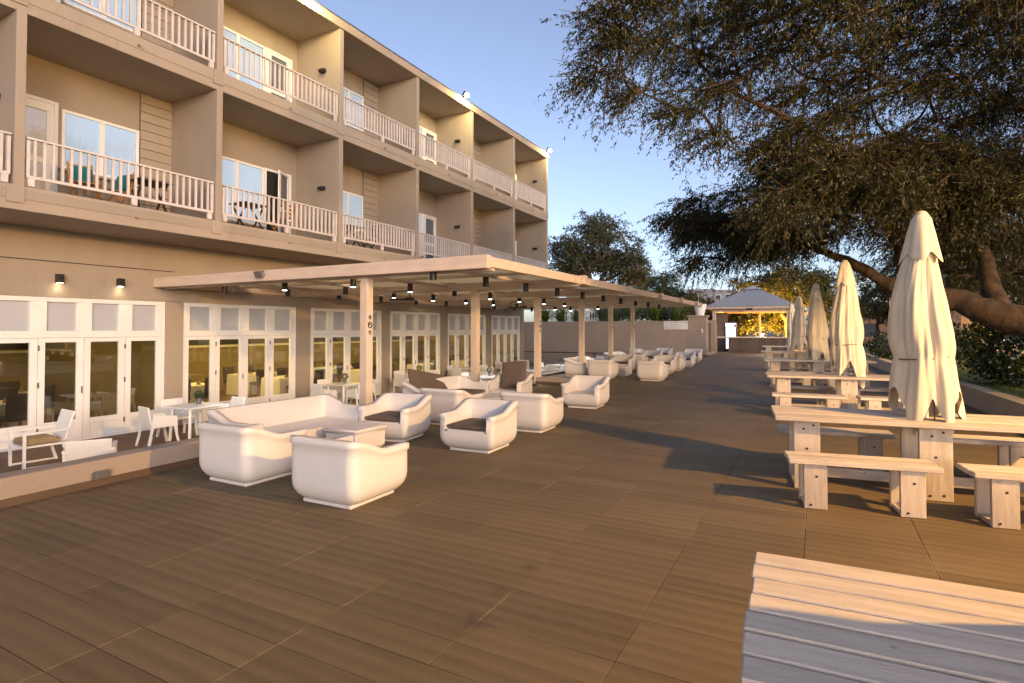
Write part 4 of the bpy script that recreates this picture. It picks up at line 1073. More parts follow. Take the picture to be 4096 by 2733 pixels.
for i, ln in enumerate(('Centro de Mergulho / Diving Center  >', 'Piscina / Swimming Pool  >', 'Ginásio Sydus / Sydus Gym  >', 'Massagem / Massage  >')):
    o = link('lettering', text_mesh(ln, .094, 'ink'), t, (-.70, -.0145, .405-.112*i)); o.rotation_euler = (R(90), 0, 0)
for z, nm in ((1.94, 'round dark badge above its twin on the wall pillar'), (1.80, 'round dark badge below its twin on the wall pillar')):
    t = thing('wall_badge', nm, 'sign', (-6.12, YW-.02, z))
    b_ = MB().lathe([(.058, 0), (.058, .012)], 20).build('disc', 'ink', t); b_.rotation_euler = (R(90), 0, 0)
    c_ = MB().lathe([(.03, .012), (.03, .015)], 14).build('symbol', 'sign', t); c_.rotation_euler = (R(90), 0, 0); c_.location = (.012, 0, .008)
t = thing('intercom', 'white intercom box with dark handset on the wall pillar', 'intercom', (-6.12, YW-.014, 1.5)); MB().box((0, -.02, 0), (.12, .04, .20)).build('box', 'plastic2', t, bevel=.008); MB().box((0, -.045, .0), (.03, .012, .09)).build('handset', 'ink', t)
t = thing('steps', 'beige rendered steps with a white handrail behind the wall pillar', 'steps', (-6.35, 37.2, 0))
for i in range(6): MB().span((-.55-.32*i, -.7, -.02), (.45-.32*i, 1.6, .17*(i+1))).build('step', 'stucco_wall', t)
MB().span((-3.2, 1.62, 0), (.55, 1.85, 2.2)).build('side_wall', 'stucco_wall', t, bevel=.01)
MB().tube([(.38, -.5, 1.02), (.12, -.5, 1.12), (-1.2, -.5, 1.85)], .03, 8).build('handrail', 'white_paint', t); MB().tube([(.12, -.5, 1.12), (.12, -.5, .1)], .025, 8).build('rail_post', 'white_paint', t)
# strap-leaved plants on the wall
def strap_plant(name, label, x, y, z, h, n, m, w=.055, seed=0, lean=.7, group=None):
    t = thing(name, label, 'plant', (x, y, z), group=group); rg = np.random.default_rng(seed); Q = []
    for i in range(n):
        a = rg.uniform(0, 6.283); el = rg.uniform(.35, 1.35); L = h*rg.uniform(.7, 1.15); ww = w*rg.uniform(.7, 1.2); p = np.array([rg.normal()*.10, rg.normal()*.10, rg.uniform(0, h*.25)])
        d = np.array([math.cos(a)*math.cos(el), math.sin(a)*math.cos(el), math.sin(el)]); s = np.array([-math.sin(a), math.cos(a), 0])*.5
        segs = 4; wid = [ww*.6, ww, ww*.9, ww*.55, .004]
        for k in range(segs):
            q = p+d*L/segs; Q.append([p-s*wid[k], p+s*wid[k], q+s*wid[k+1], q-s*wid[k+1]]); p = q; d = d+np.array([0, 0, -.16*lean*(k+1)]); d /= np.linalg.norm(d)
    quads_object('leaves', np.array(Q), m, t); MB().tube([(0, 0, -.05), (0, 0, h*.3)], [.09, .05], 7).build('stem', 'bark', t)
    return t
pl = [(-16.8, .9, 'leaf_strap', 1), (-15.6, .95, 'leaf_strap', 1), (-14.4, .95, 'leaf_grey', 0), (-12.6, 1.15, 'leaf_grey', 0), (-11.6, 1.0, 'leaf_grey', 0), (-10.6, 1.05, 'leaf_strap', 1), (-9.1, .95, 'leaf_strap', 1), (-7.75, 1.05, 'leaf_strap', 1)]
for i, (x, h, m, k) in enumerate(pl):
    strap_plant('strap_leaf_plant', 'bright green rosette plant with broad strap leaves on top of the garden wall' if k else 'grey green clump of narrow arching leaves on top of the garden wall', x, YW+.55, 2.06, h*1.3, 150 if k else 260, m, .075 if k else .035, 20+i, .8 if k else 1.0, 'broad leaved wall plants' if k else 'narrow leaved wall plants')
# white fence behind the plants
t = thing('garden_fence', 'white slatted garden fence behind the plants on the wall', 'fence', (-15.5, YW+3.2, 2.0))
for i in range(20): MB().box((-2+.2*i, 0, .55), (.09, .03, 1.1)).build('slat', 'white_paint', t)
for z in (.25, .85): MB().box((0, .03, z), (4.2, .04, .08)).build('rail', 'white_paint', t)
for i in (-1, 0, 1): MB().box((2.0*i, .02, .75), (.16, .16, 1.5)).build('post', 'white_paint', t)

# ================================================================== KIOSK
KY = 42.4
kio = thing('bar_kiosk', 'open wooden bar kiosk with grey shingled hip roof and plank counter', 'kiosk', (-4.05, KY, 0))
kw, kd = 2.38, 4.2
for sx in (-1, 1):
    for yy in (0, kd):
        p_ = MB().span((sx*kw-.11, yy-.11, 0), (sx*kw+.11, yy+.11, 3.02)).build('post', 'trim_wood', kio, bevel=.008)
MB().box((.25, kd-.02, 1.6), (.14, .14, 3.0)).build('post', 'trim_wood', kio)
MB().span((-kw+.11, -.06, 2.82), (kw-.11, .06, 3.02)).build('beam', 'trim_wood', kio); MB().span((-kw+.11, kd-.06, 2.82), (kw-.11, kd+.06, 3.02)).build('beam', 'trim_wood', kio)
for sx in (-1, 1): MB().span((sx*kw-.06, .11, 2.82), (sx*kw+.06, kd-.11, 3.02)).build('beam', 'trim_wood', kio)
ex0, ex1, ey0, ey1 = -2.86, 2.86, -.55, kd+.55; za, zb_ = 3.20, 4.62; rr = .42
fas = MB(); fas.span((ex0, ey0-.03, 3.04), (ex1, ey0, 3.20)); fas.span((ex0, ey1, 3.04), (ex1, ey1+.03, 3.20)); fas.span((ex0-.03, ey0, 3.04), (ex0, ey1, 3.20)); fas.span((ex1, ey0, 3.04), (ex1+.03, ey1, 3.20)); fas.build('fascia', 'trim_wood', kio)
MB().span((ex0+.02, ey0+.02, 3.022), (ex1-.02, ey1-.02, 3.034)).build('ceiling', 'trim_wood', kio)
cx, cy = 0, kd/2
def hip(mb, z0, z1, a0, a1, b0, b1, courses, th):
    for k in range(courses):
        t0, t1 = k/courses, (k+1.25)/courses
        def rect(t, dz): 
            t = min(t, 1); hx = a0+(a1-a0)*t; hy = b0+(b1-b0)*t; z = z0+(z1-z0)*t+dz
            return [(cx-hx, cy-hy, z), (cx+hx, cy-hy, z), (cx+hx, cy+hy, z), (cx-hx, cy+hy, z)]
        lo, lo2, hi = rect(t0, th), rect(t0, 0), rect(t1, .0)
        for e in range(4):
            f = (e+1) % 4; mb.add([lo[e], lo[f], hi[f], hi[e], lo2[e], lo2[f]], ((0, 1, 2, 3), (4, 5, 1, 0)))
rf = MB(); hip(rf, 3.16, 4.42, 2.95, .50, kd/2+.62, .42, 17, .055); ro = tag(rf.build('roof', 'shingle', kio), kind='stuff')
rf = MB(); hip(rf, 4.46, 4.74, .66, .03, .58, .03, 5, .035); rf.build('roof_cap', 'shingle', kio)
# counter with vertical planks
MB().span((-1.45, -.02, .02), (kw+.15, .02, 1.0)).build('counter_core', 'dark', kio)
ct = [o for o in kio.children if o.name.startswith('counter_core')][0]
me = MB().box((0, 0, 0), (.142, .024, .97)).mesh('plank', 'counter_wood', bevel=.004)
for i in range(26): link('plank', me, ct, (-1.45+.075+.15*i, -.034, .52))
MB().span((kw+.12, -.02, .02), (kw+.16, kd, 1.0)).build('counter_side', 'counter_wood', kio)
MB().span((-kw-.05, -.22, 1.0), (kw+.32, .30, 1.09)).build('counter_top', 'trim_wood', kio, bevel=.006); MB().span((kw+.0, .31, 1.0), (kw+.32, kd, 1.09)).build('counter_top', 'trim_wood', kio)
MB().span((-kw-.05, .9, .0), (-kw+.75, .98, 2.8)).build('side_panel', 'counter_wood', kio)
MB().span((-2.9, kd+.1, .0), (2.5, kd+.16, .95)).build('back_panel', 'counter_wood', kio)
def ring(loc, r, lab):
    t = thing('round_post_sign', lab, 'sign', loc); d = MB().lathe([(r, 0), (r, .02), (r*.8, .022)], 22).build('rim', 'ink', t); d.rotation_euler = (R(90), 0, 0)
    d = MB().lathe([(r*.55, .022), (r*.5, .026)], 16).build('symbol', 'sign', t); d.rotation_euler = (R(90), 0, 0)
for sx, n_ in ((-1, 'by the garden wall'), (1, 'by the picnic tables')):
    X = -4.05+sx*kw
    ring((X, KY-.112, 1.80), .105, 'large round dark sign on the kiosk post '+n_); ring((X, KY-.112, 2.0 if sx > 0 else 2.12), .04, 'small round dark sign above the large one, kiosk post '+n_); ring((X, KY-.112, 1.63), .04, 'small round dark sign below the large one, kiosk post '+n_)
t = thing('eave_floodlight', 'dark floodlight with wire cage hanging from the kiosk eave', 'floodlight', (-4.05, KY-.62, 3.0)); MB().box((0, 0, -.02), (.38, .10, .14)).build('housing', 'black', t, bevel=.01); MB().tube([(-.19, 0, .04), (-.19, 0, .2), (.19, 0, .2), (.19, 0, .04)], .012, 5).build('bracket', 'black', t)
fr = thing('drinks_fridge', 'tall lit drinks fridge with white header and red corner behind the counter', 'fridge', (-5.42, KY+.75, .02))
MB().span((-.36, 0, 0), (.36, .65, 2.02)).build('body', 'black', fr, bevel=.01); MB().span((-.33, -.012, .2), (.31, -.004, 1.72)).build('door_glass', 'fridge_glow', fr); MB().span((-.36, -.015, 1.76), (.36, -.004, 2.02)).build('header_sign', 'fridge_head', fr); MB().add([(.18, -.018, 1.77), (.35, -.018, 1.77), (.35, -.018, 1.98), (.24, -.018, 1.9)], [(0, 1, 2, 3)]).build('header_corner', 'red', fr)
for j, (z, nn) in enumerate(((1.42, 5), (1.15, 5), (.88, 5))):
    MB().span((-.30, -.02, z-.02), (.28, -.013, z-.008)).build('shelf', 'grey_metal', fr)
    for i in range(nn): MB().span((-.24+.09*i, -.022, z-.005), (-.205+.09*i, -.013, z+.13)).build('bottle', 'dark_wood' if j != 1 else 'leaf_topiary', fr)
add_light('fridge_lamp', 'POINT', (0, -.25, 1.2), 8, (.82, .85, 1.0), fr, .2)
t = thing('counter_lamp', 'bright small lamp glowing on the kiosk counter', 'lamp', (-3.3, KY+.1, 1.091)); MB().lathe([(.07, 0), (.07, .02), (.02, .03), (.02, .06)], 12).build('base', 'black', t); MB().lathe([(.02, .06), (.07, .10), (.07, .14), (.03, .18)], 14).build('bulb', 'kiosk_glow', t); add_light('counter_lamp_light', 'POINT', (0, 0, .3), 30, (.95, .93, 1.0), t, .08)

# ================================================================== TREES AND SHRUBS
def foliage(pads, rng, twigs, leaves, L, W, droop=.5, tl=(.25, .6), away=None):
    """leaf quads and twig tubes for a list of (center, radii) pads"""
    Q = []; tw = MB()
    for c, r in pads:
        c = np.array(c); r = np.array(r)
        d = rng.normal(size=(twigs, 3)); d /= np.linalg.norm(d, axis=1, keepdims=True)
        rad = rng.uniform(.15, 1.0, twigs)**.6
        p0 = c+d*r*rad[:, None]
        out = d*np.array([1, 1, .35])+rng.normal(size=(twigs, 3))*.5; out[:, 2] -= droop*.45
        if away is not None:
            w_ = c-np.array(away); w_[2] = 0; w_ /= np.linalg.norm(w_)+1e-6; out += w_*.9
        out /= np.linalg.norm(out, axis=1, keepdims=True)
        ln = rng.uniform(*tl, twigs)
        t = rng.uniform(0, 1, (twigs, leaves))
        pos = p0[:, None, :]+out[:, None, :]*(t*ln[:, None])[..., None]; pos[..., 2] -= droop*(t**2)*ln[:, None]*.5
        pos = pos.reshape(-1, 3)
        m = len(pos)
        ld = np.repeat(out, leaves, 0)*.7+rng.normal(size=(m, 3))*.75; ld[:, 2] -= droop
        Q.append(leaf_quads(pos, ld, L*rng.uniform(.6, 1.3, m), W*rng.uniform(.6, 1.3, m), rng))
        for k in range(0, twigs, 5):
            e = p0[k]+out[k]*ln[k]; tw.tube([tuple(c), tuple((c+p0[k])/2+np.array([0, 0, .05])), tuple(p0[k]), tuple(e)], [.016, .012, .008, .003], 3, cap=False)
    return np.concatenate(Q), tw
def tube_path(a, b, rng, bend=.12, n=5):
    a, b = np.array(a), np.array(b); o = rng.normal(size=3)*np.linalg.norm(b-a)*bend
    return [tuple(a+(b-a)*t+o*math.sin(math.pi*t)) for t in np.linspace(0, 1, n)]
def nearest(sk, p):
    best = None
    for pl_ in sk:
        for q in pl_:
            d = sum((u-v)**2 for u, v in zip(q, p))
            if best is None or d < best[0]: best = (d, q)
    return best[1]
def tree_thing(name, label, base, limbs, pads, rng, twigs, leaves, L, W, lm, bark, droop=.5, tl=(.25, .6), group=None, br=.035, away=None):
    t = thing(name, label, 'tree', base, group=group); B = np.array(base)
    tr = MB()
    for k, (pts, rad) in enumerate(limbs):
        pp = [np.array(p)-B for p in pts]
        # refine and roughen
        P2 = []; R2 = []
        for i in range(len(pp)-1):
            for s in range(6):
                u = s/6; P2.append(pp[i]*(1-u)+pp[i+1]*u+rng.normal(size=3)*rad[i]*.10); R2.append((rad[i]*(1-u)+rad[i+1]*u)*rng.uniform(.92, 1.08))
        P2.append(pp[-1]); R2.append(rad[-1])
        tr.tube([tuple(p) for p in P2], R2, 12 if k == 0 else 9)
    tr.build('trunk', bark, t, smooth=True)
    sk = []
    for pts, rad in limbs:
        seg = []
        for a, b in zip(pts, pts[1:]):
            for s in range(5): seg.append(tuple(np.array(a)*(1-s/5)+np.array(b)*s/5))
        seg.append(tuple(pts[-1])); sk.append(seg)
    bm_ = MB()
    for c, r in sorted(pads, key=lambda q: sum((u-v)**2 for u, v in zip(nearest(sk, q[0]), q[0]))):
        q = nearest(sk, c); dist = math.dist(q, c)
        path = tube_path(q, c, rng); rr = min(br*1.6, .012+.018*dist)
        bm_.tube([tuple(np.array(p)-B) for p in path], [rr*1.2, rr, rr*.8, rr*.6, .008], 6, cap=False); sk.append(path)
    bm_.build('branches', bark, t, smooth=True)
    Q, tw = foliage([(np.array(c)-B, r) for c, r in pads], rng, twigs, leaves, L, W, droop, tl, None if away is None else np.array(away)-B)
    quads_object('crown', Q, lm, t); tw.build('twigs', bark, t)
    return t
def inside(p, poly):
    x, y = p; c = False
    for (x0, y0), (x1, y1) in zip(poly, poly[1:]+poly[:1]):
        if (y0 > y) != (y1 > y) and x < (x1-x0)*(y-y0)/(y1-y0)+x0: c = not c
    return c
rg = np.random.default_rng(5)
POLY = [(2640, -260), (2640, 60), (2600, 220), (2700, 330), (2880, 400), (3040, 470), (3150, 600), (3060, 690), (2930, 770), (2860, 850), (2880, 910), (2960, 940), (3050, 980), (3180, 960), (3330, 980), (3470, 940), (3600, 920), (3720, 1000), (3850, 1110), (4010, 1180), (4300, 1220), (4600, 1100), (4600, -420)]
pads = []; cen = []
for lay in range(2):
    pc = []
    tries = 0
    while tries < 5000:
        tries += 1
        p = (rg.uniform(2300, 4600), rg.uniform(-420, 1190))
        if not inside(p, POLY): continue
        if any((p[0]-q[0])**2+(p[1]-q[1])**2 < 140**2 for q in pc): continue
        pc.append(p)
    for px, py in pc:
        z0 = 8.6+4.4*max(0, py+150)/1200+.5*max(0, (px-3300)/1000); Z = z0+lay*2.3+rg.uniform(-1.0, 1.0)
        c = at_depth(px, py, Z); k = Z/10
        pads.append(((c.x, c.y, c.z), (rg.uniform(.40, .85)*k, rg.uniform(.40, .85)*k, rg.uniform(.10, .24)*k)))
# thin outer sprays of the near lobe
for px, py, Z in ((2390, 290, 8.8), (2470, 150, 8.6), (2440, 70, 8.5), (2520, 10, 8.4), (2560, 370, 9.0), (2720, 450, 9.3), (2860, 540, 9.6), (2780, 810, 12.6), (2700, 870, 12.9), (2780, 940, 13.1), (2790, 1040, 13.6), (2900, 1040, 13.8)):
    c = at_depth(px, py, Z); pads.append(((c.x, c.y, c.z), (.32, .32, .16)))
for k in range(44):   # deeper foliage seen under the crown, past the trunk
    c = at_depth(rg.uniform(3560, 4250), rg.uniform(880, 1190), rg.uniform(14, 18)); pads.append(((c.x, c.y, c.z), (.8, .8, .35)))
for q in range(26):   # leaves hugging the low limb
    u = rg.uniform(.3, 1); pads.append(((.9-3.4*u+rg.normal()*.2, 13.8+.6*u+rg.normal()*.45, 3.35+.9*u+rg.normal()*.16), (.5, .5, .16)))
for k in range(46):   # hanging sprays in front of the main limbs
    c = at_depth(rg.uniform(3100, 4150), rg.uniform(560, 860), rg.uniform(9.2, 11.2)); pads.append(((c.x, c.y, c.z), (.6, .6, .2)))
for k in range(46):   # the part of the crown outside the picture
    pads.append(((rg.uniform(2.5, 8.0), rg.uniform(9.5, 17), rg.uniform(4.6, 8.0)), (.9, .9, .45)))
limbs = [([(5.1, 12.1, .3), (4.6, 12.35, .75), (3.9, 12.75, 1.4), (3.2, 13.08, 1.74), (2.5, 13.4, 2.12), (1.9, 13.6, 2.25), (1.35, 13.75, 2.22)], [.46, .36, .30, .26, .235, .22, .16]),
         ([(1.9, 13.6, 2.25), (1.6, 13.65, 2.75), (1.5, 13.9, 3.4), (.9, 13.6, 4.6), (-.2, 12.4, 5.6), (-1.6, 10.4, 6.0)], [.22, .18, .14, .10, .06, .02]),
         ([(1.6, 13.65, 2.3), (1.15, 13.7, 2.65), (.55, 13.8, 3.1), (-.2, 13.9, 3.45), (-1.3, 14.4, 3.95), (-2.4, 14.4, 4.1)], [.16, .12, .09, .065, .04, .015]),
         ([(4.0, 12.7, 1.3), (4.9, 13.2, 3.2), (6.4, 13.5, 5.0), (7.6, 13.4, 6.8)], [.22, .16, .10, .05]),
         ([(2.9, 13.2, 1.95), (2.9, 14.4, 3.2), (2.2, 16.4, 4.4), (1.0, 18.0, 5.0)], [.18, .13, .09, .04])]
tree_thing('acacia_tree', 'large leaning feathery tree spreading its crown over the picnic tables', (5.1, 12.1, .3), limbs, pads, rg, 74, 30, .078, .020, 'leaf_big', 'bark', .8, (.3, .75), away=(3.0, 13.5, 3))
# hanging seed pods
pd_ = thing('seed_pods', 'thin seed pods dangling from the tree crown over the deck', 'seed pods', (-2.6, 9.6, 4.6)); 
for i in range(26):
    px, py = rg.uniform(2700, 2960), rg.uniform(430, 560); c = at_depth(px, py, 9.6)-Vector((-2.6, 9.6, 4.6)); l = rg.uniform(.15, .32)
    MB().tube([tuple(c), (c.x+.02, c.y, c.z-l*.5), (c.x-.01, c.y+.01, c.z-l)], [.004, .011, .003], 4).build('pod', 'leaf_big', pd_)

def crown_pads(rng, c, r, n, pr, shell=.55, flat=.6):
    out = []
    while len(out) < n:
        d = rng.normal(size=3); d /= np.linalg.norm(d); q = rng.uniform(shell, 1.0)
        p = np.array(c)+d*np.array(r)*q
        s = rng.uniform(.75, 1.3)*pr; out.append((tuple(p), (s, s, s*flat)))
    return out
rt_ = np.random.default_rng(21)
B = (-16.9, 46, 1.9)
limbs = [([B, (-16.8, 46, 4.2), (-17.2, 46, 6.2), (-18.2, 46, 8.5), (-18.6, 46, 10)], [.34, .28, .22, .15, .05]), ([(-16.8, 46, 4.4), (-16.0, 46, 6.0), (-15.2, 45.8, 7.4), (-15.6, 45.6, 9.6)], [.24, .2, .15, .05]), ([(-16.0, 46, 5.6), (-14.5, 46.3, 6.3), (-13.4, 46.5, 6.8)], [.15, .1, .04])]
p_ = crown_pads(rt_, (-17.0, 46, 8.9), (4.1, 3.2, 2.7), 46, .95, .45)+crown_pads(rt_, (-13.9, 46.3, 6.6), (1.9, 1.8, 1.7), 18, .8)+crown_pads(rt_, (-19.6, 46, 6.6), (1.6, 1.8, 1.4), 9, .7)
tree_thing('feathery_tree', 'tall feathery olive green tree with pale limbs just beyond the hotel corner', B, limbs, p_, rt_, 48, 13, .22, .075, 'leaf_far', 'bark_pale', .5, (.4, .9))
B = (-12.2, 52, 1.9)
limbs = [([B, (-12.2, 52, 4), (-12.4, 52, 6.6)], [.28, .2, .06]), ([(-12.2, 52, 3.4), (-10.6, 52, 4.2)], [.14, .05])]
p_ = crown_pads(rt_, (-12.9, 52, 5.2), (2.6, 2.4, 2.2), 26, .85, .3)+crown_pads(rt_, (-10.7, 52.4, 4.0), (2.3, 2, 1.7), 22, .75, .3)+crown_pads(rt_, (-15, 50, 4.0), (2.3, 2, 1.9), 18, .8, .3)
tree_thing('dark_tree', 'dense dark blue green tree beyond the pergola end', B, limbs, p_, rt_, 50, 13, .2, .06, 'leaf_far2', 'bark', .3, (.4, .9))
B = (-1.9, 49.5, -.02)
limbs = [([B, (-1.9, 49.5, 1.0), (-2.05, 49.6, 2.2), (-1.3, 49.8, 3.8), (-.9, 50, 5.2)], [.36, .30, .26, .16, .06]), ([(-2.05, 49.6, 2.2), (-3.0, 50, 3.4), (-4.6, 50.6, 4.6)], [.17, .12, .04]), ([(-1.6, 49.7, 3.0), (.4, 50, 4.2), (1.8, 50.4, 5.4)], [.16, .11, .04]), ([(-2.0, 49.6, 1.8), (-1.0, 49, 2.6), (.0, 48.6, 3.3)], [.12, .08, .03])]
p_ = crown_pads(rt_, (-1.6, 50.5, 5.0), (4.9, 2.4, 1.9), 52, .85, .35)+crown_pads(rt_, (-3.4, 50.6, 2.6), (3.0, .8, 1.6), 20, .6, .2)+crown_pads(rt_, (1.3, 50.6, 3.0), (1.8, .9, 1.6), 14, .6, .2)
tree_thing('garden_tree', 'tree lit orange from below behind the bar kiosk', B, limbs, p_, rt_, 42, 12, .20, .085, 'leaf_kiosk', 'bark_pale', .45, (.35, .8))
for (x, y, z, r, lab) in ((-9.4, 55, 3.0, (3.2, 2, 1.7), 'low dark tree between the distant houses and the kiosk'), (-6.2, 56, 3.4, (2.4, 2, 1.6), 'low dark tree just over the kiosk roof edge'), (4.6, 58, 3.6, (3.4, 2.2, 2.4), 'round tree behind the parasols, far past the kiosk')):
    tree_thing('garden_tree', lab, (x, y, .2), [([(x, y, .2), (x, y, z)], [.2, .06])], crown_pads(rt_, (x, y, z), r, 22, .8, .2), rt_, 40, 11, .24, .10, 'leaf_far', 'bark', .4, (.4, .8))
def shrub(name, label, base, c, r, n, L, W, lm, inner=.55):
    t = thing(name, label, 'bush', base); B_ = np.array(base); rng = np.random.default_rng(int(abs(base[0]*100+base[1]*10)))
    d = rng.normal(size=(n, 3)); d /= np.linalg.norm(d, axis=1, keepdims=True); lump = 1+.16*np.sin(d[:, 0]*6+1)*np.sin(d[:, 2]*7)+.10*np.sin(d[:, 1]*11)
    p = np.array(c)-B_+d*np.array(r)*(rng.uniform(inner, 1.0, n)*lump)[:, None]; p = p[p[:, 2] > .02]; d = d[:len(p)]
    m = len(p); quads_object('foliage', leaf_quads(p, rng.normal(size=(m, 3))+np.array([0, 0, -.2]), L*rng.uniform(.6, 1.3, m), W*rng.uniform(.6, 1.3, m), rng), lm, t)
    st = MB()
    for i in range(7):
        a = i*.9; st.tube([(0, 0, -.02), (math.cos(a)*.1, math.sin(a)*.1, r[2]*.5), (math.cos(a)*r[0]*.6, math.sin(a)*r[1]*.6, r[2]*1.3)], [.03, .02, .006], 5)
    st.build('stems', 'bark', t); return t
shrub('leafy_bush', 'big rounded dark glossy bush on the lawn under the leaning trunk', (3.75, 16.6, .37), (3.75, 16.6, 1.25), (.82, .80, .98), 5200, .11, .065, 'leaf_bush')
shrub('leafy_bush', 'lower sprawling dark bush behind the kerb, between two parasols', (3.3, 22.2, .37), (3.3, 22.2, 1.05), (1.0, 1.0, .85), 3600, .12, .07, 'leaf_bush')
shrub('leafy_bush', 'pale trailing shrub at the foot of the big dark bush', (4.5, 15.6, .37), (4.5, 15.6, .62), (.75, .55, .34), 900, .10, .045, 'leaf_kiosk', .3)
shrub('leafy_bush', 'small bush behind the picnic tables near the kiosk', (2.6, 29, .37), (2.6, 29, .9), (.8, .8, .65), 1500, .13, .07, 'leaf_bush')
shrub('added_shade_shrub', 'tall dense shrub added out of view to shade the table without benches', (4.4, 2.78, .37), (4.4, 2.78, 1.95), (.62, .78, 1.65), 6000, .12, .07, 'leaf_bush', .2)  # unseen shrub added to keep the street lamp off the front table
for i, (x, y, rx, rz_, lab) in enumerate(((-9.3, 38.6, 1.9, .75, 'dark hedge mass behind the broad leaved wall plants'), (-13.2, 39.5, 2.2, .8, 'dark hedge mass behind the narrow leaved wall plants'))):
    shrub('hedge', lab, (x, y, 2.02), (x, y, 2.7), (rx, .8, rz_), 2600, .16, .08, 'leaf_bush', .2)

# ================================================================== BACKGROUND
tag(MB().add([(-500, 700, -2), (700, 700, -2), (700, 720, 3), (450, 720, 22), (330, 720, 40), (260, 720, 30), (120, 720, 13), (-60, 720, 4), (-500, 720, 3)], [(0, 8, 7, 6, 5, 4, 3, 2, 1)]).build('hills', 'hill'), kind='structure')
def far_house(label, x, y, w, d, h, m, wins):
    t = thing('distant_house', label, 'house', (x, y, -.5))
    MB().span((-w/2, 0, 0), (w/2, d, h)).build('wall', m, t); MB().span((-w/2-.15, -.15, h), (w/2+.15, d+.15, h+.25)).build('roof', m, t)
    for (a, b, c, e) in wins:
        wo = MB().span((a, -.06, b), (c, -.005, e)).build('window', 'white_paint', t); MB().span((a+.12, -.09, b+.12), (c-.12, -.062, e-.12)).build('pane', 'house_glass', wo)
    return t
far_house('distant flat roofed grey house with corner windows left of the shingled roof', -21.0, 121, 4.4, 6, 10.0, 'house_grey', [(-1.8, 7.2, -.6, 8.9), (.5, 6.8, 1.6, 8.4), (-1.8, 4.4, 1.4, 5.8)])
far_house('distant cream house with balcony openings beside the grey one', -16.9, 124, 4.0, 6, 9.9, 'house_grey', [(-1.7, 7.4, -.5, 9.2), (.2, 7.3, 1.6, 9.3)])
far_house('low cream house in front of the distant grey houses', -19.0, 112, 7.0, 5, 7.4, 'house_cream', [(-2.8, 5.0, -1.6, 6.6), (-.6, 5.0, .6, 6.6), (1.6, 5.0, 2.8, 6.6)])
def pole(label, x, y, z0, h, r, cat='pole', m='trim_wood', arm=False):
    t = thing('utility_pole' if not arm else 'garden_lamp', label, cat, (x, y, z0)); MB().tube([(0, 0, 0), (0, 0, h)], [r, r*.75], 10).build('shaft', m, t)
    if arm: MB().box((.12, 0, h), (.4, .12, .08)).build('head', 'black', t); 
    else: MB().box((0, 0, h-.4), (1.2, .08, .08)).build('crossarm', m, t)
pole('tall pale utility pole rising behind the kiosk trees', -2.72, 60, 0, 11.5, .16)
pole('thin unlit garden lamp post behind the white planter', -8.5, 48, 1.9, 2.75, .045, 'lamp post', 'grey_metal', True)
pole('thin blue grey lamp post beside the white gate column', 6.9, 56, -.02, 4.2, .06, 'lamp post', 'grey_metal', True)
t = thing('gate_column', 'pale square column between the parasols, before the brick building', 'column', (4.75, 48, -.02)); MB().box((0, 0, 2.0), (.42, .42, 4.0)).build('shaft', 'stucco', t, bevel=.02); MB().box((0, 0, 4.06), (.52, .52, .12)).build('cap', 'stucco', t)
t = thing('brick_building', 'low brown brick building far behind the picnic tables', 'building', (7.6, 72, -.02)); MB().span((-4.0, 0, 0), (6.5, 6, 4.0)).build('wall', 'brick', t); MB().span((-4.1, -.1, 4.0), (6.6, 6.1, 4.2)).build('parapet', 'stucco', t)
for x in (-2.6, 0.4, 3.4): MB().span((x-.8, -.05, .8), (x+.8, -.002, 2.2)).build('window', 'house_glass', t)
v = thing('villa', 'pale villa with white framed windows beyond the lawn, under the leaning trunk', 'building', (14.6, 46.0, .37))
MB().span((-5, 0, 0), (8, 8, 5.2)).build('wall', 'house_cream', v); MB().span((-5.4, -1.4, 2.6), (8.2, 0, 2.85)).build('balcony_slab', 'stucco', v); MB().span((-5.6, -.6, 5.2), (8.4, 8.4, 5.5)).build('roof', 'brick', v)
for x in (-4.0, -1.6, .8, 3.2):
    for z in (.5, 3.1):
        w = MB().span((x-.95, -.06, z), (x+.95, -.004, z+1.8)).build('window', 'white_paint', v)
        for k in (-.46, .46): MB().span((x+k-.40, -.09, z+.1), (x+k+.40, -.062, z+1.7)).build('pane', 'house_glass', w)
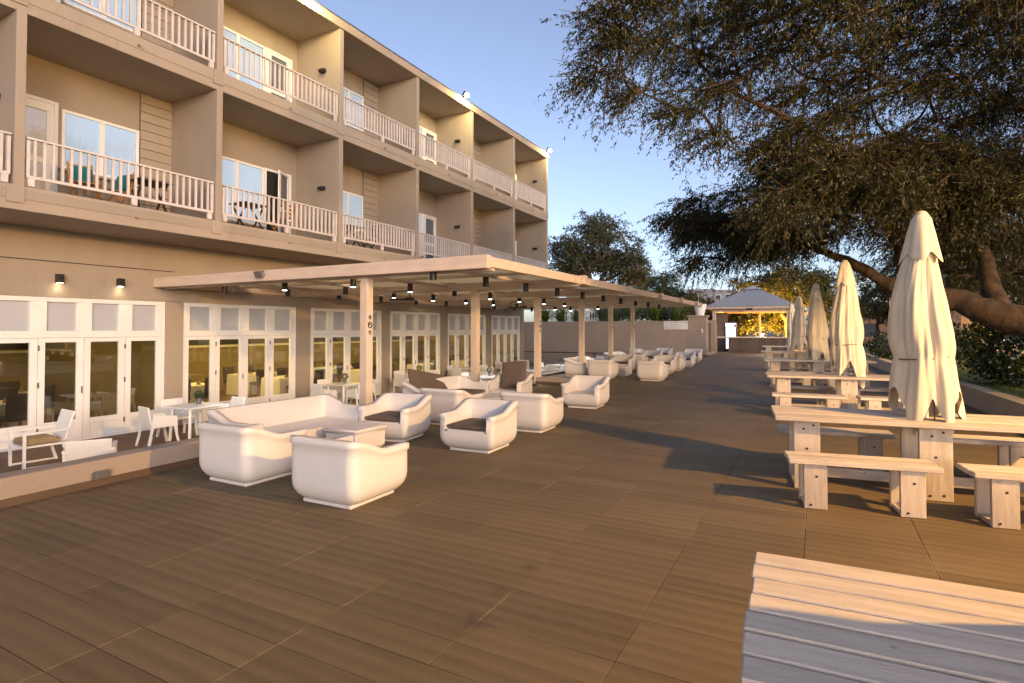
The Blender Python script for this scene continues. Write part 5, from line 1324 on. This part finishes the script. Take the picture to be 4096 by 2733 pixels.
for i in range(14): MB().span((-5.3+.95*i, -1.36, 2.85), (-5.22+.95*i, -1.28, 3.7)).build('rail_post', 'white_paint', v)
MB().span((-5.35, -1.38, 3.7), (8.1, -1.26, 3.78)).build('handrail', 'white_paint', v)
t = thing('garden_step_wall', 'pale rendered garden wall by the villa, behind the dark bush', 'wall', (9.5, 30, .37)); MB().span((-3.2, 0, 0), (9, .3, .55)).build('wall_body', 'stucco', t, bevel=.01); MB().span((-3.25, -.05, .553), (9.05, .35, .62)).build('coping', 'stucco', t)

# ================================================================== SODIUM LAMPS
def street_lamp(label, x, y, h, energy, head):
    t = thing('street_lamp', label, 'street lamp', (x, y, .37)); MB().tube([(0, 0, 0), (0, 0, h)], [.09, .06], 12).build('pole', 'grey_metal', t)
    dx, dy = head; MB().tube([(0, 0, h), (dx*.5, dy*.5, h+.25), (dx, dy, h+.25)], .035, 8).build('arm', 'grey_metal', t)
    MB().box((dx, dy, h+.24), (.5, .25, .10)).build('lamp_head', 'grey_metal', t, bevel=.02); MB().box((dx, dy, h+.178), (.34, .17, .02)).build('lens', 'sodium_glow', t)
    add_light('street_lamp_light', 'POINT', (dx, dy, h+.08), energy, (1.0, .53, .13), t, .10)
street_lamp('sodium street lamp on a mast by the lawn, lighting the picnic tables', 7.6, 4.1, 4.5, SODIUM_A, (-.9, .3))
street_lamp('sodium street lamp by the lawn farther along, near the kiosk side', 9.0, 27.0, 5.2, SODIUM_B, (-.9, .2))
t = thing('garden_floodlight', 'orange garden floodlight on the ground behind the kiosk, lighting the tree', 'floodlight', (-3.4, 47.6, -.02)); MB().box((0, 0, .06), (.3, .2, .12)).build('base', 'black', t); MB().box((0, .0, .2), (.42, .2, .16), rot=Matrix.Rotation(R(-35), 3, 'X')).build('housing', 'black', t, bevel=.01); MB().box((0, .07, .30), (.36, .14, .01), rot=Matrix.Rotation(R(-35), 3, 'X')).build('lens', 'sodium_glow', t)
add_light('garden_floodlight_lamp', 'POINT', (0, .1, .55), SODIUM_C, (1.0, .45, .05), t, .12)
